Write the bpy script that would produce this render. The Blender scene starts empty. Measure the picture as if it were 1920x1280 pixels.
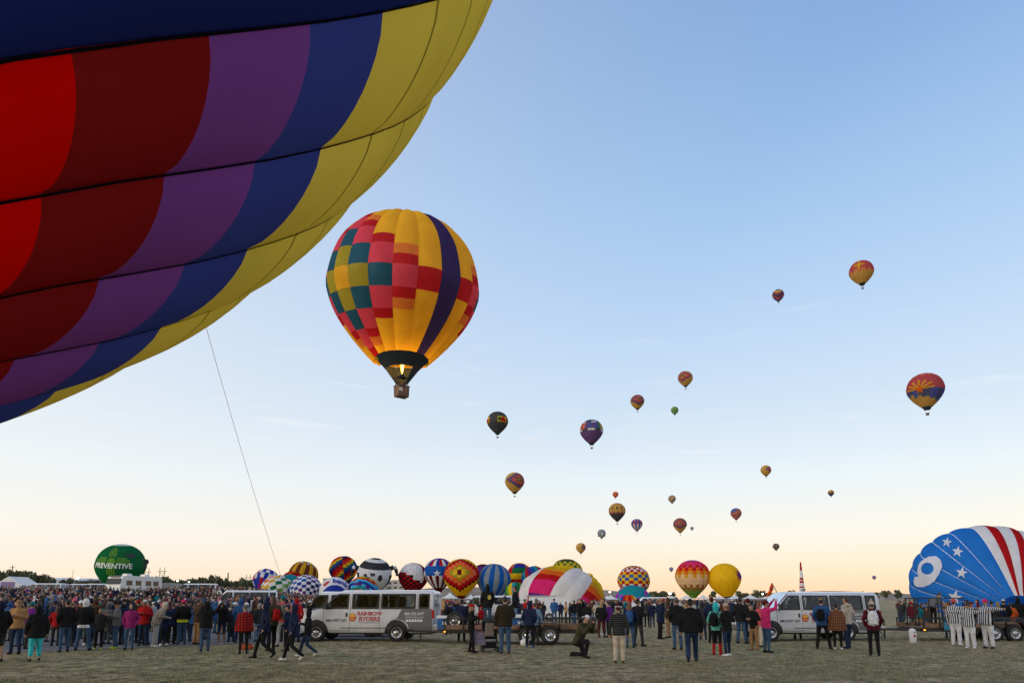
import bpy, bmesh, math, random
import numpy as np
from mathutils import Vector, Matrix, Euler
random.seed(7)
S = bpy.context.scene
COL = S.collection
R_ = math.radians
PI = math.pi
# ---------------------------------------------------------------- camera
CAMZ, PITCH, FPX, SHPX = 1.75, R_(8), 1280.0, 304.1      # the photograph is 1920 px wide
cd = bpy.data.cameras.new('camera'); cam = bpy.data.objects.new('camera', cd); COL.objects.link(cam)
cd.lens = 24; cd.sensor_width = 36; cd.shift_y = SHPX / 1920
cd.clip_start = 0.1; cd.clip_end = 30000
cam.location = (0, 0, CAMZ); cam.rotation_euler = (PI / 2 + PITCH, 0, 0)
S.camera = cam
# ---------------------------------------------------------------- sky and light: clear dawn, sun just up behind the camera to the left
SUN_AZ, SUN_EL = R_(-125), R_(5.0)
w = bpy.data.worlds.new('World'); S.world = w; w.use_nodes = True
nt = w.node_tree; nt.nodes.clear()
N = nt.nodes.new; LK = nt.links.new
wout = N('ShaderNodeOutputWorld'); bg = N('ShaderNodeBackground'); LK(bg.outputs[0], wout.inputs[0])
sky = N('ShaderNodeTexSky'); sky.sky_type = 'NISHITA'; sky.sun_disc = False
sky.sun_elevation = SUN_EL; sky.sun_rotation = SUN_AZ; sky.altitude = 1500; sky.dust_density = 1.2
tc = N('ShaderNodeTexCoord'); sep = N('ShaderNodeSeparateXYZ'); LK(tc.outputs['Generated'], sep.inputs[0])
ramp = N('ShaderNodeValToRGB'); LK(sep.outputs['Z'], ramp.inputs[0])
cr = ramp.color_ramp
stops = [(0.0, (.95, .63, .42)), (.034, (.96, .745, .555)), (.085, (.945, .86, .765)), (.165, (.82, .87, .90)), (.249, (.665, .775, .90)),
         (.358, (.53, .69, .905)), (.515, (.36, .555, .85)), (.70, (.185, .36, .70)), (1.0, (.12, .25, .55))]
while len(cr.elements) < len(stops): cr.elements.new(0.5)
for e, (p, c) in zip(cr.elements, stops): e.position = p; e.color = (*c, 1)
# whiter towards the sun's side of the sky
dot = N('ShaderNodeVectorMath'); dot.operation = 'DOT_PRODUCT'; LK(tc.outputs['Generated'], dot.inputs[0])
dot.inputs[1].default_value = (math.sin(SUN_AZ) * math.cos(R_(10)), math.cos(SUN_AZ) * math.cos(R_(10)), math.sin(R_(10)))
mr = N('ShaderNodeMapRange'); LK(dot.outputs['Value'], mr.inputs[0])
mr.inputs[1].default_value = -.6; mr.inputs[2].default_value = 1.0; mr.inputs[3].default_value = 0; mr.inputs[4].default_value = .85
glow = N('ShaderNodeMix'); glow.data_type = 'RGBA'; LK(mr.outputs[0], glow.inputs[0]); LK(ramp.outputs[0], glow.inputs[6]); glow.inputs[7].default_value = (1.03, 1.0, .955, 1)
sks = N('ShaderNodeMix'); sks.data_type = 'RGBA'; sks.blend_type = 'MULTIPLY'; sks.inputs[0].default_value = 1; LK(sky.outputs[0], sks.inputs[6]); sks.inputs[7].default_value = (.3, .3, .3, 1)
mix = N('ShaderNodeMix'); mix.data_type = 'RGBA'; mix.inputs[0].default_value = .10; LK(glow.outputs[2], mix.inputs[6]); LK(sks.outputs[2], mix.inputs[7])
# a few thin wisps of cloud low in the sky
wm = N('ShaderNodeMapping'); wm.inputs['Scale'].default_value = (3.2, 3.2, 26); LK(tc.outputs['Generated'], wm.inputs[0])
wn = N('ShaderNodeTexNoise'); wn.inputs['Scale'].default_value = 2.3; wn.inputs['Detail'].default_value = 7; wn.inputs['Roughness'].default_value = .62; LK(wm.outputs[0], wn.inputs['Vector'])
wr = N('ShaderNodeMapRange'); wr.inputs[1].default_value = .60; wr.inputs[2].default_value = .78; wr.inputs[3].default_value = 0; wr.inputs[4].default_value = .45; LK(wn.outputs[0], wr.inputs[0])
wb = N('ShaderNodeValToRGB'); LK(sep.outputs['Z'], wb.inputs[0]); be = wb.color_ramp.elements
while len(be) < 4: be.new(.5)
for e, (p, c) in zip(be, [(.10, 0), (.20, 1), (.27, 1), (.42, 0)]): e.position = p; e.color = (c, c, c, 1)
wx = N('ShaderNodeMath'); wx.operation = 'MULTIPLY'; LK(wr.outputs[0], wx.inputs[0]); LK(wb.outputs[0], wx.inputs[1])
wmix = N('ShaderNodeMix'); wmix.data_type = 'RGBA'; LK(wx.outputs[0], wmix.inputs[0]); LK(mix.outputs[2], wmix.inputs[6]); wmix.inputs[7].default_value = (.97, .95, .93, 1)
LK(wmix.outputs[2], bg.inputs[0]); bg.inputs[1].default_value = 1.04
sd = bpy.data.lights.new('sun', 'SUN'); sun = bpy.data.objects.new('sun', sd); COL.objects.link(sun)
sd.energy = 1.5; sd.angle = R_(24); sd.color = (1, .86, .68)
sv = Vector((math.sin(SUN_AZ) * math.cos(SUN_EL), math.cos(SUN_AZ) * math.cos(SUN_EL), math.sin(SUN_EL)))
sun.rotation_euler = sv.to_track_quat('Z', 'Y').to_euler(); sun.location = sv * 50
S.view_settings.view_transform = 'Standard'; S.view_settings.look = 'None'; S.view_settings.exposure = 0.0; S.view_settings.gamma = 1
S.view_settings.use_curve_mapping = False
try:
    S.cycles.max_bounces = 10; S.cycles.transmission_bounces = 8; S.cycles.transparent_max_bounces = 12; S.cycles.use_denoising = True
except Exception: pass

# ---------------------------------------------------------------- helpers
def ray(px, py):
    xc = (px - 960) / FPX; yc = (640 - py + SHPX) / FPX
    return Vector((xc, math.cos(PITCH) - yc * math.sin(PITCH), yc * math.cos(PITCH) + math.sin(PITCH)))
def at(px, py, d):                       # the point seen at a pixel, d metres ahead
    v = ray(px, py); return Vector((0, 0, CAMZ)) + v * (d / v.y)
def gd(py, px=960):                      # distance of the flat ground seen at a pixel row
    v = ray(px, py); return v.y * CAMZ / -v.z
def gx(px, d): v = ray(px, 1124); return v.x / v.y * d
def pxm(d): return FPX / d               # pixels per metre, about
def sstep(a, b, x):
    t = min(1, max(0, (x - a) / (b - a))); return t * t * (3 - 2 * t)
def terrain(x, y):                       # the field rises gently at the far left
    y_ = max(y, 1); ang = x / y_
    return 2.0 * sstep(36, 105, y_) * (1 - sstep(-.42, -.2, ang)) + 1.2 * sstep(120, 330, y_) + .05 * math.sin(x * .21) * math.sin(y * .17) * sstep(8, 14, y_)
MATS = {}
def newmat(name):
    m = bpy.data.materials.new(name); m.use_nodes = True; t = m.node_tree
    return m, t, t.nodes['Principled BSDF']
def pm(name, col, rough=.6, metal=0, var=0, vscale=8, spec=.5, bump=0, bscale=60, coat=0):
    if name in MATS: return MATS[name]
    m, t, b = newmat(name)
    b.inputs['Base Color'].default_value = (*col, 1); b.inputs['Roughness'].default_value = rough; b.inputs['Metallic'].default_value = metal
    b.inputs['Specular IOR Level'].default_value = spec
    if coat: b.inputs['Coat Weight'].default_value = coat
    if var or bump:
        c = t.nodes.new('ShaderNodeTexCoord')
        if var:
            n = t.nodes.new('ShaderNodeTexNoise'); n.inputs['Scale'].default_value = vscale; n.inputs['Detail'].default_value = 4; t.links.new(c.outputs['Object'], n.inputs['Vector'])
            mp = t.nodes.new('ShaderNodeMapRange'); mp.inputs[1].default_value = .3; mp.inputs[2].default_value = .7; mp.inputs[3].default_value = 1 - var; mp.inputs[4].default_value = 1 + var
            t.links.new(n.outputs[0], mp.inputs[0])
            mx = t.nodes.new('ShaderNodeMix'); mx.data_type = 'RGBA'; mx.blend_type = 'MULTIPLY'; mx.inputs[0].default_value = 1; mx.inputs[6].default_value = (*col, 1)
            t.links.new(mp.outputs[0], mx.inputs[7]); t.links.new(mx.outputs[2], b.inputs['Base Color'])
        if bump:
            n2 = t.nodes.new('ShaderNodeTexNoise'); n2.inputs['Scale'].default_value = bscale; n2.inputs['Detail'].default_value = 3; t.links.new(c.outputs['Object'], n2.inputs['Vector'])
            bp = t.nodes.new('ShaderNodeBump'); bp.inputs['Strength'].default_value = bump; bp.inputs['Distance'].default_value = .02
            t.links.new(n2.outputs[0], bp.inputs['Height']); t.links.new(bp.outputs[0], b.inputs['Normal'])
    MATS[name] = m; return m
def emit(name, col, st):
    if name in MATS: return MATS[name]
    m, t, b = newmat(name); b.inputs['Base Color'].default_value = (*col, 1)
    b.inputs['Emission Color'].default_value = (*col, 1); b.inputs['Emission Strength'].default_value = st
    MATS[name] = m; return m
def sr(r, g, b):                        # sRGB 0-255 to linear
    f = lambda c: (c / 255 / 12.92) if c <= 10 else ((c / 255 + .055) / 1.055) ** 2.4
    return (f(r), f(g), f(b))
def nylon(name, col, trans=.42, gloss=.006):
    key = 'nylon_' + name
    if key in MATS: return MATS[key]
    m = bpy.data.materials.new(key); m.use_nodes = True; t = m.node_tree; t.nodes.clear()
    n = t.nodes.new; l = t.links.new
    o = n('ShaderNodeOutputMaterial'); d = n('ShaderNodeBsdfDiffuse'); tr = n('ShaderNodeBsdfTranslucent'); g = n('ShaderNodeBsdfGlossy')
    c = n('ShaderNodeTexCoord'); ns = n('ShaderNodeTexNoise'); ns.inputs['Scale'].default_value = 4.5; ns.inputs['Detail'].default_value = 5; l(c.outputs['Object'], ns.inputs['Vector'])
    mp = n('ShaderNodeMapRange'); mp.inputs[1].default_value = .3; mp.inputs[2].default_value = .7; mp.inputs[3].default_value = .9; mp.inputs[4].default_value = 1.08; l(ns.outputs[0], mp.inputs[0])
    mx = n('ShaderNodeMix'); mx.data_type = 'RGBA'; mx.blend_type = 'MULTIPLY'; mx.inputs[0].default_value = 1; mx.inputs[6].default_value = (*col, 1); l(mp.outputs[0], mx.inputs[7])
    l(mx.outputs[2], d.inputs[0]); l(mx.outputs[2], tr.inputs[0]); g.inputs['Roughness'].default_value = .45
    nb = n('ShaderNodeTexNoise'); nb.inputs['Scale'].default_value = 9; nb.inputs['Detail'].default_value = 6; l(c.outputs['Object'], nb.inputs['Vector'])
    bp = n('ShaderNodeBump'); bp.inputs['Strength'].default_value = .5; bp.inputs['Distance'].default_value = .03; l(nb.outputs[0], bp.inputs['Height'])
    for s in (d, g): l(bp.outputs[0], s.inputs['Normal'])
    m1 = n('ShaderNodeMixShader'); m1.inputs[0].default_value = trans; l(d.outputs[0], m1.inputs[1]); l(tr.outputs[0], m1.inputs[2])
    m2 = n('ShaderNodeMixShader'); m2.inputs[0].default_value = gloss; l(m1.outputs[0], m2.inputs[1]); l(g.outputs[0], m2.inputs[2])
    l(m2.outputs[0], o.inputs[0]); MATS[key] = m; return m

def me(name, verts, faces, mats=(), mi=None, smooth=False):
    used = sorted({i for f in faces for i in f})
    if len(used) < len(verts): mp_ = {q: i for i, q in enumerate(used)}; verts = [verts[q] for q in used]; faces = [tuple(mp_[i] for i in f) for f in faces]
    m = bpy.data.meshes.new(name); m.from_pydata([tuple(v) for v in verts], [], [tuple(f) for f in faces])
    for x in mats: m.materials.append(x)
    if mi is not None: m.polygons.foreach_set('material_index', list(mi))
    if smooth: m.polygons.foreach_set('use_smooth', [True] * len(m.polygons))
    m.update(); return m
def ob(name, mesh, parent=None, loc=None, rot=None, label=None, cat=None, group=None, kind=None):
    o = bpy.data.objects.new(name, mesh); COL.objects.link(o)
    if parent is not None: o.parent = parent
    if loc is not None: o.location = loc
    if rot is not None: o.rotation_euler = rot
    tag(o, label, cat, group, kind); return o
def tag(o, label=None, cat=None, group=None, kind=None):
    if label: o['label'] = label
    if cat: o['category'] = cat
    if group: o['group'] = group
    if kind: o['kind'] = kind
def dup(root, **kw):
    r = root.copy(); COL.objects.link(r)
    for ch in root.children:
        c = ch.copy(); COL.objects.link(c); c.parent = r
        for g in ch.children:
            d = g.copy(); COL.objects.link(d); d.parent = c
    for k, v in kw.items():
        if k in ('location', 'rotation_euler', 'scale'): setattr(r, k, v)
        else: r[k] = v
    return r
class MB:
    def __init__(s): s.v = []; s.f = []; s.m = []
    def add(s, vs, fs, mi=0):
        b = len(s.v); s.v += [Vector(v) for v in vs]; s.f += [tuple(i + b for i in f) for f in fs]; s.m += [mi] * len(fs); return s
    def box(s, c, size, mi=0, rot=None, top=1.0):
        x, y, z = [a / 2 for a in size]; c = Vector(c)
        vs = [Vector((sx * x * (top if sz > 0 else 1), sy * y * (top if sz > 0 else 1), sz * z)) for sz in (-1, 1) for sx, sy in ((-1, -1), (1, -1), (1, 1), (-1, 1))]
        if rot is not None: q = Euler(rot).to_matrix(); vs = [q @ v for v in vs]
        return s.add([v + c for v in vs], [(3, 2, 1, 0), (4, 5, 6, 7), (0, 1, 5, 4), (1, 2, 6, 5), (2, 3, 7, 6), (3, 0, 4, 7)], mi)
    def tube(s, p0, p1, r0, r1=None, n=8, mi=0, caps=True):
        p0 = Vector(p0); p1 = Vector(p1); r1 = r0 if r1 is None else r1
        d = (p1 - p0); q = d.to_track_quat('Z', 'Y') if d.length > 1e-6 else Vector((0, 0, 1)).to_track_quat('Z', 'Y')
        vs = []
        for p, r in ((p0, r0), (p1, r1)):
            for i in range(n): a = 2 * PI * i / n; vs.append(p + q @ Vector((r * math.cos(a), r * math.sin(a), 0)))
        fs = [(i, (i + 1) % n, n + (i + 1) % n, n + i) for i in range(n)]
        if caps: fs += [tuple(range(n - 1, -1, -1)), tuple(range(n, 2 * n))]
        return s.add(vs, fs, mi)
    def path(s, pts, r, n=6, mi=0):
        for a, b in zip(pts, pts[1:]): s.tube(a, b, r, r, n, mi)
        return s
    def lathe(s, prof, c=(0, 0, 0), axis='Z', n=24, mi=0, close=False):
        c = Vector(c); k = len(prof); vs = []
        for r, z in prof:
            for i in range(n):
                a = 2 * PI * i / n; x, y = r * math.cos(a), r * math.sin(a)
                vs.append(c + (Vector((x, y, z)) if axis == 'Z' else Vector((x, z, y)) if axis == 'Y' else Vector((z, x, y))))
        fs = [(j * n + i, j * n + (i + 1) % n, (j + 1) * n + (i + 1) % n, (j + 1) * n + i) for j in range(k - 1) for i in range(n)]
        return s.add(vs, fs, mi)
    def ell(s, c, r, n=10, m=7, mi=0):
        c = Vector(c); vs = [c + Vector((0, 0, -r[2]))]
        for j in range(1, m):
            t = PI * j / m
            for i in range(n): a = 2 * PI * i / n; vs.append(c + Vector((r[0] * math.sin(t) * math.cos(a), r[1] * math.sin(t) * math.sin(a), -r[2] * math.cos(t))))
        vs.append(c + Vector((0, 0, r[2]))); L = len(vs) - 1
        fs = [(0, 1 + (i + 1) % n, 1 + i) for i in range(n)]
        for j in range(m - 2): fs += [(1 + j * n + i, 1 + j * n + (i + 1) % n, 1 + (j + 1) * n + (i + 1) % n, 1 + (j + 1) * n + i) for i in range(n)]
        fs += [(L, 1 + (m - 2) * n + i, 1 + (m - 2) * n + (i + 1) % n) for i in range(n)]
        return s.add(vs, fs, mi)
    def prism(s, poly, y0, y1, mi=0):      # polygon in x,z extruded along y
        n = len(poly); vs = [(x, y0, z) for x, z in poly] + [(x, y1, z) for x, z in poly]
        return s.add(vs, [tuple(range(n)), tuple(range(2 * n - 1, n - 1, -1))] + [(i, n + i, n + (i + 1) % n, (i + 1) % n) for i in range(n)], mi)
    def mesh(s, name, mats, smooth=False): return me(name, s.v, s.f, mats if isinstance(mats, (list, tuple)) else [mats], s.m, smooth)
    def ob(s, name, mats, parent=None, smooth=False, **k): return ob(name, s.mesh(name, mats, smooth), parent, **k)
def text_flat(txt, size=1.0, bold=0):       # flat triangulated lettering in x,y, centred
    c = bpy.data.curves.new('t', 'FONT'); c.body = txt; c.size = size; c.align_x = 'CENTER'; c.align_y = 'CENTER'; c.offset = bold; c.resolution_u = 3
    return flat_from_curve(c)
def poly_flat(polys):
    c = bpy.data.curves.new('p', 'CURVE'); c.dimensions = '2D'; c.fill_mode = 'BOTH'
    for p in polys:
        sp = c.splines.new('POLY'); sp.points.add(len(p) - 1); sp.use_cyclic_u = True
        for q, (x, y) in zip(sp.points, p): q.co = (x, y, 0, 1)
    return flat_from_curve(c)
def flat_from_curve(c):
    o = bpy.data.objects.new('tmp', c)
    m = o.to_mesh(); bm = bmesh.new(); bm.from_mesh(m); o.to_mesh_clear(); bpy.data.objects.remove(o); bpy.data.curves.remove(c)
    bmesh.ops.triangulate(bm, faces=bm.faces); return bm
def map_flat(bm, fn, name, mat, cut=None, smooth=False):     # bends flat lettering on to a surface
    if cut:
        for _ in range(5):
            es = [e for e in bm.edges if e.calc_length() > cut]
            if not es: break
            bmesh.ops.subdivide_edges(bm, edges=es, cuts=1); bmesh.ops.triangulate(bm, faces=bm.faces)
    for v in bm.verts: v.co = fn(v.co.x, v.co.y)
    m = bpy.data.meshes.new(name); bm.to_mesh(m); bm.free(); m.materials.append(mat)
    if smooth: m.polygons.foreach_set('use_smooth', [True] * len(m.polygons))
    return m
def star_poly(cx, cy, r, n=5, inner=.4, rot=PI / 2):
    return [(cx + (r if i % 2 == 0 else r * inner) * math.cos(rot + i * PI / n), cy + (r if i % 2 == 0 else r * inner) * math.sin(rot + i * PI / n)) for i in range(2 * n)]
# ---------------------------------------------------------------- ground
def ground_mat():
    m, t, b = newmat('dry_grass_ground'); n = t.nodes.new; l = t.links.new
    c = n('ShaderNodeTexCoord')
    def noise(sc, det=6, rg=.6):
        x = n('ShaderNodeTexNoise'); x.inputs['Scale'].default_value = sc; x.inputs['Detail'].default_value = det; x.inputs['Roughness'].default_value = rg; l(c.outputs['Object'], x.inputs['Vector']); return x
    n1 = noise(.13, 5, .55); n2 = noise(2.2, 8, .75); n3 = noise(9, 6, .8)
    r1 = n('ShaderNodeValToRGB'); l(n1.outputs[0], r1.inputs[0])
    for e, (p, col) in zip(r1.color_ramp.elements, [(.40, (.315, .245, .15)), (.60, (.235, .235, .125))]): e.position = p; e.color = (*col, 1)
    r2 = n('ShaderNodeValToRGB'); l(n2.outputs[0], r2.inputs[0])
    for e, (p, col) in zip(r2.color_ramp.elements, [(.38, (.26, .24, .22)), (.60, (1.7, 1.68, 1.6))]): e.position = p; e.color = (*col, 1)
    r3 = n('ShaderNodeValToRGB'); l(n3.outputs[0], r3.inputs[0])
    for e, (p, col) in zip(r3.color_ramp.elements, [(.35, (.55, .52, .5)), (.65, (1.35, 1.35, 1.3))]): e.position = p; e.color = (*col, 1)
    m1 = n('ShaderNodeMix'); m1.data_type = 'RGBA'; m1.blend_type = 'MULTIPLY'; m1.inputs[0].default_value = .95; l(r1.outputs[0], m1.inputs[6]); l(r2.outputs[0], m1.inputs[7])
    m2 = n('ShaderNodeMix'); m2.data_type = 'RGBA'; m2.blend_type = 'MULTIPLY'; m2.inputs[0].default_value = .8; l(m1.outputs[2], m2.inputs[6]); l(r3.outputs[0], m2.inputs[7])
    # bare trampled earth showing through
    n4 = noise(1, 6, .62); m5 = n('ShaderNodeMapping'); m5.inputs['Scale'].default_value = (.10, .42, 1); m5.inputs['Rotation'].default_value = (0, 0, .12); l(c.outputs['Object'], m5.inputs[0]); l(m5.outputs[0], n4.inputs['Vector']); r4 = n('ShaderNodeValToRGB'); l(n4.outputs[0], r4.inputs[0]); r4.color_ramp.elements[0].position = .44; r4.color_ramp.elements[1].position = .62
    m3 = n('ShaderNodeMix'); m3.data_type = 'RGBA'; l(r4.outputs[0], m3.inputs[0]); l(m2.outputs[2], m3.inputs[6])
    m4 = n('ShaderNodeMix'); m4.data_type = 'RGBA'; m4.blend_type = 'MULTIPLY'; m4.inputs[0].default_value = .95; m4.inputs[6].default_value = (.335, .265, .185, 1); l(r2.outputs[0], m4.inputs[7])
    l(m4.outputs[2], m3.inputs[7]); l(m3.outputs[2], b.inputs['Base Color'])
    b.inputs['Roughness'].default_value = .95; b.inputs['Specular IOR Level'].default_value = .1
    bp = n('ShaderNodeBump'); bp.inputs['Strength'].default_value = .9; bp.inputs['Distance'].default_value = .08
    ad = n('ShaderNodeMath'); ad.operation = 'ADD'; l(n2.outputs[0], ad.inputs[0]); l(n3.outputs[0], ad.inputs[1]); l(ad.outputs[0], bp.inputs['Height']); l(bp.outputs[0], b.inputs['Normal'])
    return m
def disc_sheet(name, mat):
    rad = [0, 4, 8] + [12 + i * 1.5 for i in range(40)] + [75, 80, 90, 100, 110, 125, 140, 170, 200, 240, 280, 330, 400, 600, 1000, 2500, 6000, 15000]
    na = 160; vs = [(0, 0, 0)]; fs = []
    for r in rad[1:]:
        for i in range(na):
            a = 2 * PI * i / na; x, y = r * math.sin(a), r * math.cos(a); vs.append((x, y, terrain(x, y)))
    for i in range(na): fs.append((0, 1 + (i + 1) % na, 1 + i))
    for j in range(len(rad) - 2):
        for i in range(na): fs.append((1 + j * na + i, 1 + j * na + (i + 1) % na, 1 + (j + 1) * na + (i + 1) % na, 1 + (j + 1) * na + i))
    return ob(name, me(name, vs, fs, [mat], smooth=True), kind='structure')
disc_sheet('ground', ground_mat())
ASPH = pm('asphalt', (.115, .11, .115), .9, var=.25, vscale=1.5, bump=.4, bscale=40)
# the tarmac way the crowd stands on: its near edge runs from the left front to behind the vans
def edge_y(x): return 23.2 + (x + 17.4) * .62
vs = []; fs = []; xs = [-70 + i * 1.5 for i in range(44)]; ts = [0, .03, .07, .12, .2, .3, .42, .55, .7, .85, 1]
for i, x in enumerate(xs):
    e = edge_y(x) + .22 * math.sin(x * 1.3) + .15 * math.sin(x * 3.1)
    for t_ in ts: y = e + t_ * 17; vs.append((x, y, terrain(x, y) + .012))
k = len(ts)
for i in range(len(xs) - 1):
    for j in range(k - 1): fs.append((i * k + j, (i + 1) * k + j, (i + 1) * k + j + 1, i * k + j + 1))
ob('road', me('road', vs, fs, [ASPH], smooth=True), kind='structure')
# short trampled grass in front: real blades, one object
def grass():
    rnd = np.random.default_rng(3); n = 150000
    y = 12.3 + (rnd.random(n) ** 1.5) * 27; x = (rnd.random(n) * 2 - 1) * (y * .80 + 1)
    clump = np.sin(x * 1.7 + np.sin(y * 1.1) * 2) * np.sin(y * 2.3 + np.sin(x * .9)) + np.sin(x * .5 + 1) * np.sin(y * .6)
    keep = (rnd.random(n) < .4 + .38 * clump) & (y < 23.0 + (x + 17.4) * .62) | ((x > 3) & (rnd.random(n) < .45 + .3 * clump))
    x, y = x[keep], y[keep]; n = len(x); vs = np.zeros((n, 6, 3)); a = rnd.random(n) * 6.28; h = .02 + .055 * rnd.random(n) ** 2; wd = .005 + .008 * rnd.random(n)
    z = np.array([terrain(p, q) for p, q in zip(x, y)])
    for s in range(2):
        aa = a + s * 1.5; ca, sa = np.cos(aa), np.sin(aa)
        vs[:, s * 3 + 0] = np.stack([x - wd * ca, y - wd * sa, z], 1); vs[:, s * 3 + 1] = np.stack([x + wd * ca, y + wd * sa, z], 1)
        vs[:, s * 3 + 2] = np.stack([x + (rnd.random(n) - .5) * .08, y + (rnd.random(n) - .5) * .08, z + h], 1)
    fs = np.arange(n * 6).reshape(-1, 3); mi = np.repeat((rnd.random(n) * 3).astype(int), 2)
    mats = [pm('grass_straw', (.36, .31, .2), .9), pm('grass_dull', (.25, .24, .14), .9), pm('grass_green', (.18, .205, .10), .9)]
    ob('grass', me('grass', vs.reshape(-1, 3).tolist(), fs.tolist(), mats, mi.tolist()), label='short dry trampled grass of the launch field', cat='grass', kind='stuff')
grass()
# ---------------------------------------------------------------- far backdrop: mounds, sheds, trees, pylons
DIRT = pm('mound_dirt', (.20, .17, .14), .95, var=.25, vscale=.05, bump=.5, bscale=.6)
def mound(px, ytop, wpx, d, dep=40, nm='hill', mat=DIRT):
    c = at(px, ytop, d); W = wpx * d / FPX / 2; z0 = terrain(c.x, d) - .5; H = c.z - z0; n, mm = 28, 10; vs = []; fs = []
    for j in range(mm + 1):
        for i in range(n + 1):
            u = i / n * 2 - 1; v = j / mm * 2 - 1
            hh = max(0, (1 - abs(u) ** 2.2)) * max(0, 1 - v * v); vs.append((c.x + u * W, d + v * dep, z0 + H * hh * (1 + .04 * math.sin(u * 9 + px))))
    for j in range(mm):
        for i in range(n): fs.append((j * (n + 1) + i, j * (n + 1) + i + 1, (j + 1) * (n + 1) + i + 1, (j + 1) * (n + 1) + i))
    ob(nm, me(nm, vs, fs, [mat], smooth=True), kind='structure')
mound(315, 1093, 150, 330); mound(215, 1094, 120, 345); mound(110, 1092, 260, 400); mound(20, 1090, 180, 410); mound(1140, 1106, 130, 700); mound(860, 1100, 300, 800); mound(1560, 1108, 500, 800)
WALLW = pm('shed_white', (.62, .63, .66), .7); ROOFM = pm('shed_roof', (.5, .53, .6), .5); BGREY = pm('building_grey', (.3, .29, .3), .8); WIND = pm('far_window', (.03, .035, .05), .2)
def shed(px0, px1, ytop, ybot, d, label, flat=False, wall=WALLW):
    p0 = at(px0, ytop, d); p1 = at(px1, ybot, d); W = abs(p1.x - p0.x); H = p0.z - p1.z; dep = max(10, W * .4)
    r = ob('shed' if not flat else 'office_building', None, loc=((p0.x + p1.x) / 2, d, p1.z - 1.5), label=label, cat='building'); H += 1.5
    he = H if flat else H * .62
    MB().box((0, dep / 2, he / 2), (W, dep, he)).ob('wall', wall, r)
    if flat: MB().box((0, dep / 2, he + .25), (W + .6, dep + .6, .5)).ob('roof', BGREY, r)
    else:
        ro = MB(); ro.add([(-W / 2 - .4, -.4, he), (W / 2 + .4, -.4, he), (W / 2 + .4, dep / 2, H), (-W / 2 - .4, dep / 2, H), (-W / 2 - .4, dep + .4, he), (W / 2 + .4, dep + .4, he)], [(0, 1, 2, 3), (3, 2, 5, 4), (0, 3, 4), (1, 5, 2)]); ro.ob('roof', ROOFM, r)
    nw = max(2, int(W / 5)); rows = max(1, int(he / 3.4)) if flat else 1
    wm = MB().box((0, 0, 0), (W / nw * .55, .12, 1.3)).mesh('window', WIND)
    for q in range(rows):
        for i in range(nw): ob('window', wm, r, loc=(-W / 2 + (i + .5) * W / nw, -.07, he - 1.6 - q * 3.3 if flat else he * .6))
    return r
shed(96, 121, 1082, 1090, 390, 'white roofed shed right of the big dark trees at far left')
shed(139, 160, 1083, 1091, 385, 'white roofed shed just left of the green balloon, the smaller one')
shed(161, 197, 1083.5, 1093, 392, 'long white roofed shed behind the left edge of the green balloon')
shed(692, 736, 1089, 1116, 520, 'grey multi storey building behind the balloon with the striped cap', True, BGREY)
shed(736, 757, 1088, 1116, 500, 'pale concrete building right of the balloon with the striped cap', True, pm('concrete_pale', (.42, .39, .37), .8))
shed(606, 625, 1085, 1112, 520, 'grey building peeking out beside the brown and yellow balloon', True, BGREY)
# trees
LEAF = [pm('leaf_dark', (.06, .075, .035), .8), pm('leaf_mid', (.09, .10, .045), .8), pm('leaf_olive', (.125, .12, .06), .8)]
BARK = pm('bark', (.09, .07, .055), .9)
def crown_mesh(seed):
    rnd = np.random.default_rng(seed); bl = [(rnd.normal(0, .32), rnd.normal(0, .32), rnd.uniform(.18, .85), rnd.uniform(.2, .36)) for _ in range(12)]
    vs = []; fs = []; mi = []
    for k in range(620):
        b = bl[rnd.integers(len(bl))]; v = rnd.normal(size=3); v /= np.linalg.norm(v); p = np.array(b[:3]) + v * b[3] * rnd.uniform(.55, 1.05) * np.array([1.1, 1.1, .8]); s = rnd.uniform(.06, .13)
        t1 = rnd.normal(size=3); t1 /= np.linalg.norm(t1); t2 = np.cross(t1, rnd.normal(size=3)); t2 /= np.linalg.norm(t2); i = len(vs)
        vs += [p - s * t1, p + s * t2, p + s * t1, p - s * t2 * .8]; fs.append((i, i + 1, i + 2, i + 3)); mi.append(int(rnd.integers(3)))
    return me('crown', vs, fs, LEAF, mi)
CROWNS = [crown_mesh(i) for i in range(6)]
tb = MB().tube((0, 0, -.15), (0, .02, .4), .05, .03, 6); tb.tube((0, .02, .35), (.2, 0, .75), .026, .012, 5); tb.tube((0, .02, .35), (-.2, .05, .7), .026, .012, 5); tb.tube((0, .02, .4), (.02, -.1, .8), .024, .01, 5)
TRUNK = tb.mesh('trunk', BARK)
def tree(px, ytop, wpx, d, where, k):
    c = at(px, ytop, d); z0 = at(px, 1108 if px < 500 else 1122, d).z; H = (c.z - z0) / 1.05; W = wpx * d / FPX / 1.35
    o = ob('tree', None, loc=(c.x, d, z0), label=where, cat='tree', group='trees along the far edge of the field'); o.scale = (W, W, H); o.rotation_euler.z = random.random() * 6
    ob('crown', CROWNS[k % 6], o); ob('trunk', TRUNK, o)
TREES = []
for x in (3, 14, 24, 33, 42, 51, 62, 72, 80, 91): TREES.append((x, 1066 + abs(x - 28) * .17 + random.uniform(-1, 2), random.uniform(17, 25), random.uniform(360, 390), 'left of the green balloon'))
for x in (118, 126, 134, 150, 163, 172, 181): TREES.append((x, random.uniform(1081, 1088), random.uniform(10, 15), random.uniform(370, 383), 'among the white sheds'))
for x in range(258, 482, 8): TREES.append((x + random.uniform(-3, 3), 1083 + 5 * math.sin(x * .06) + random.uniform(-3, 4), random.uniform(15, 23), random.uniform(352, 392), 'between green balloon and the inflated group'))
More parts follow.
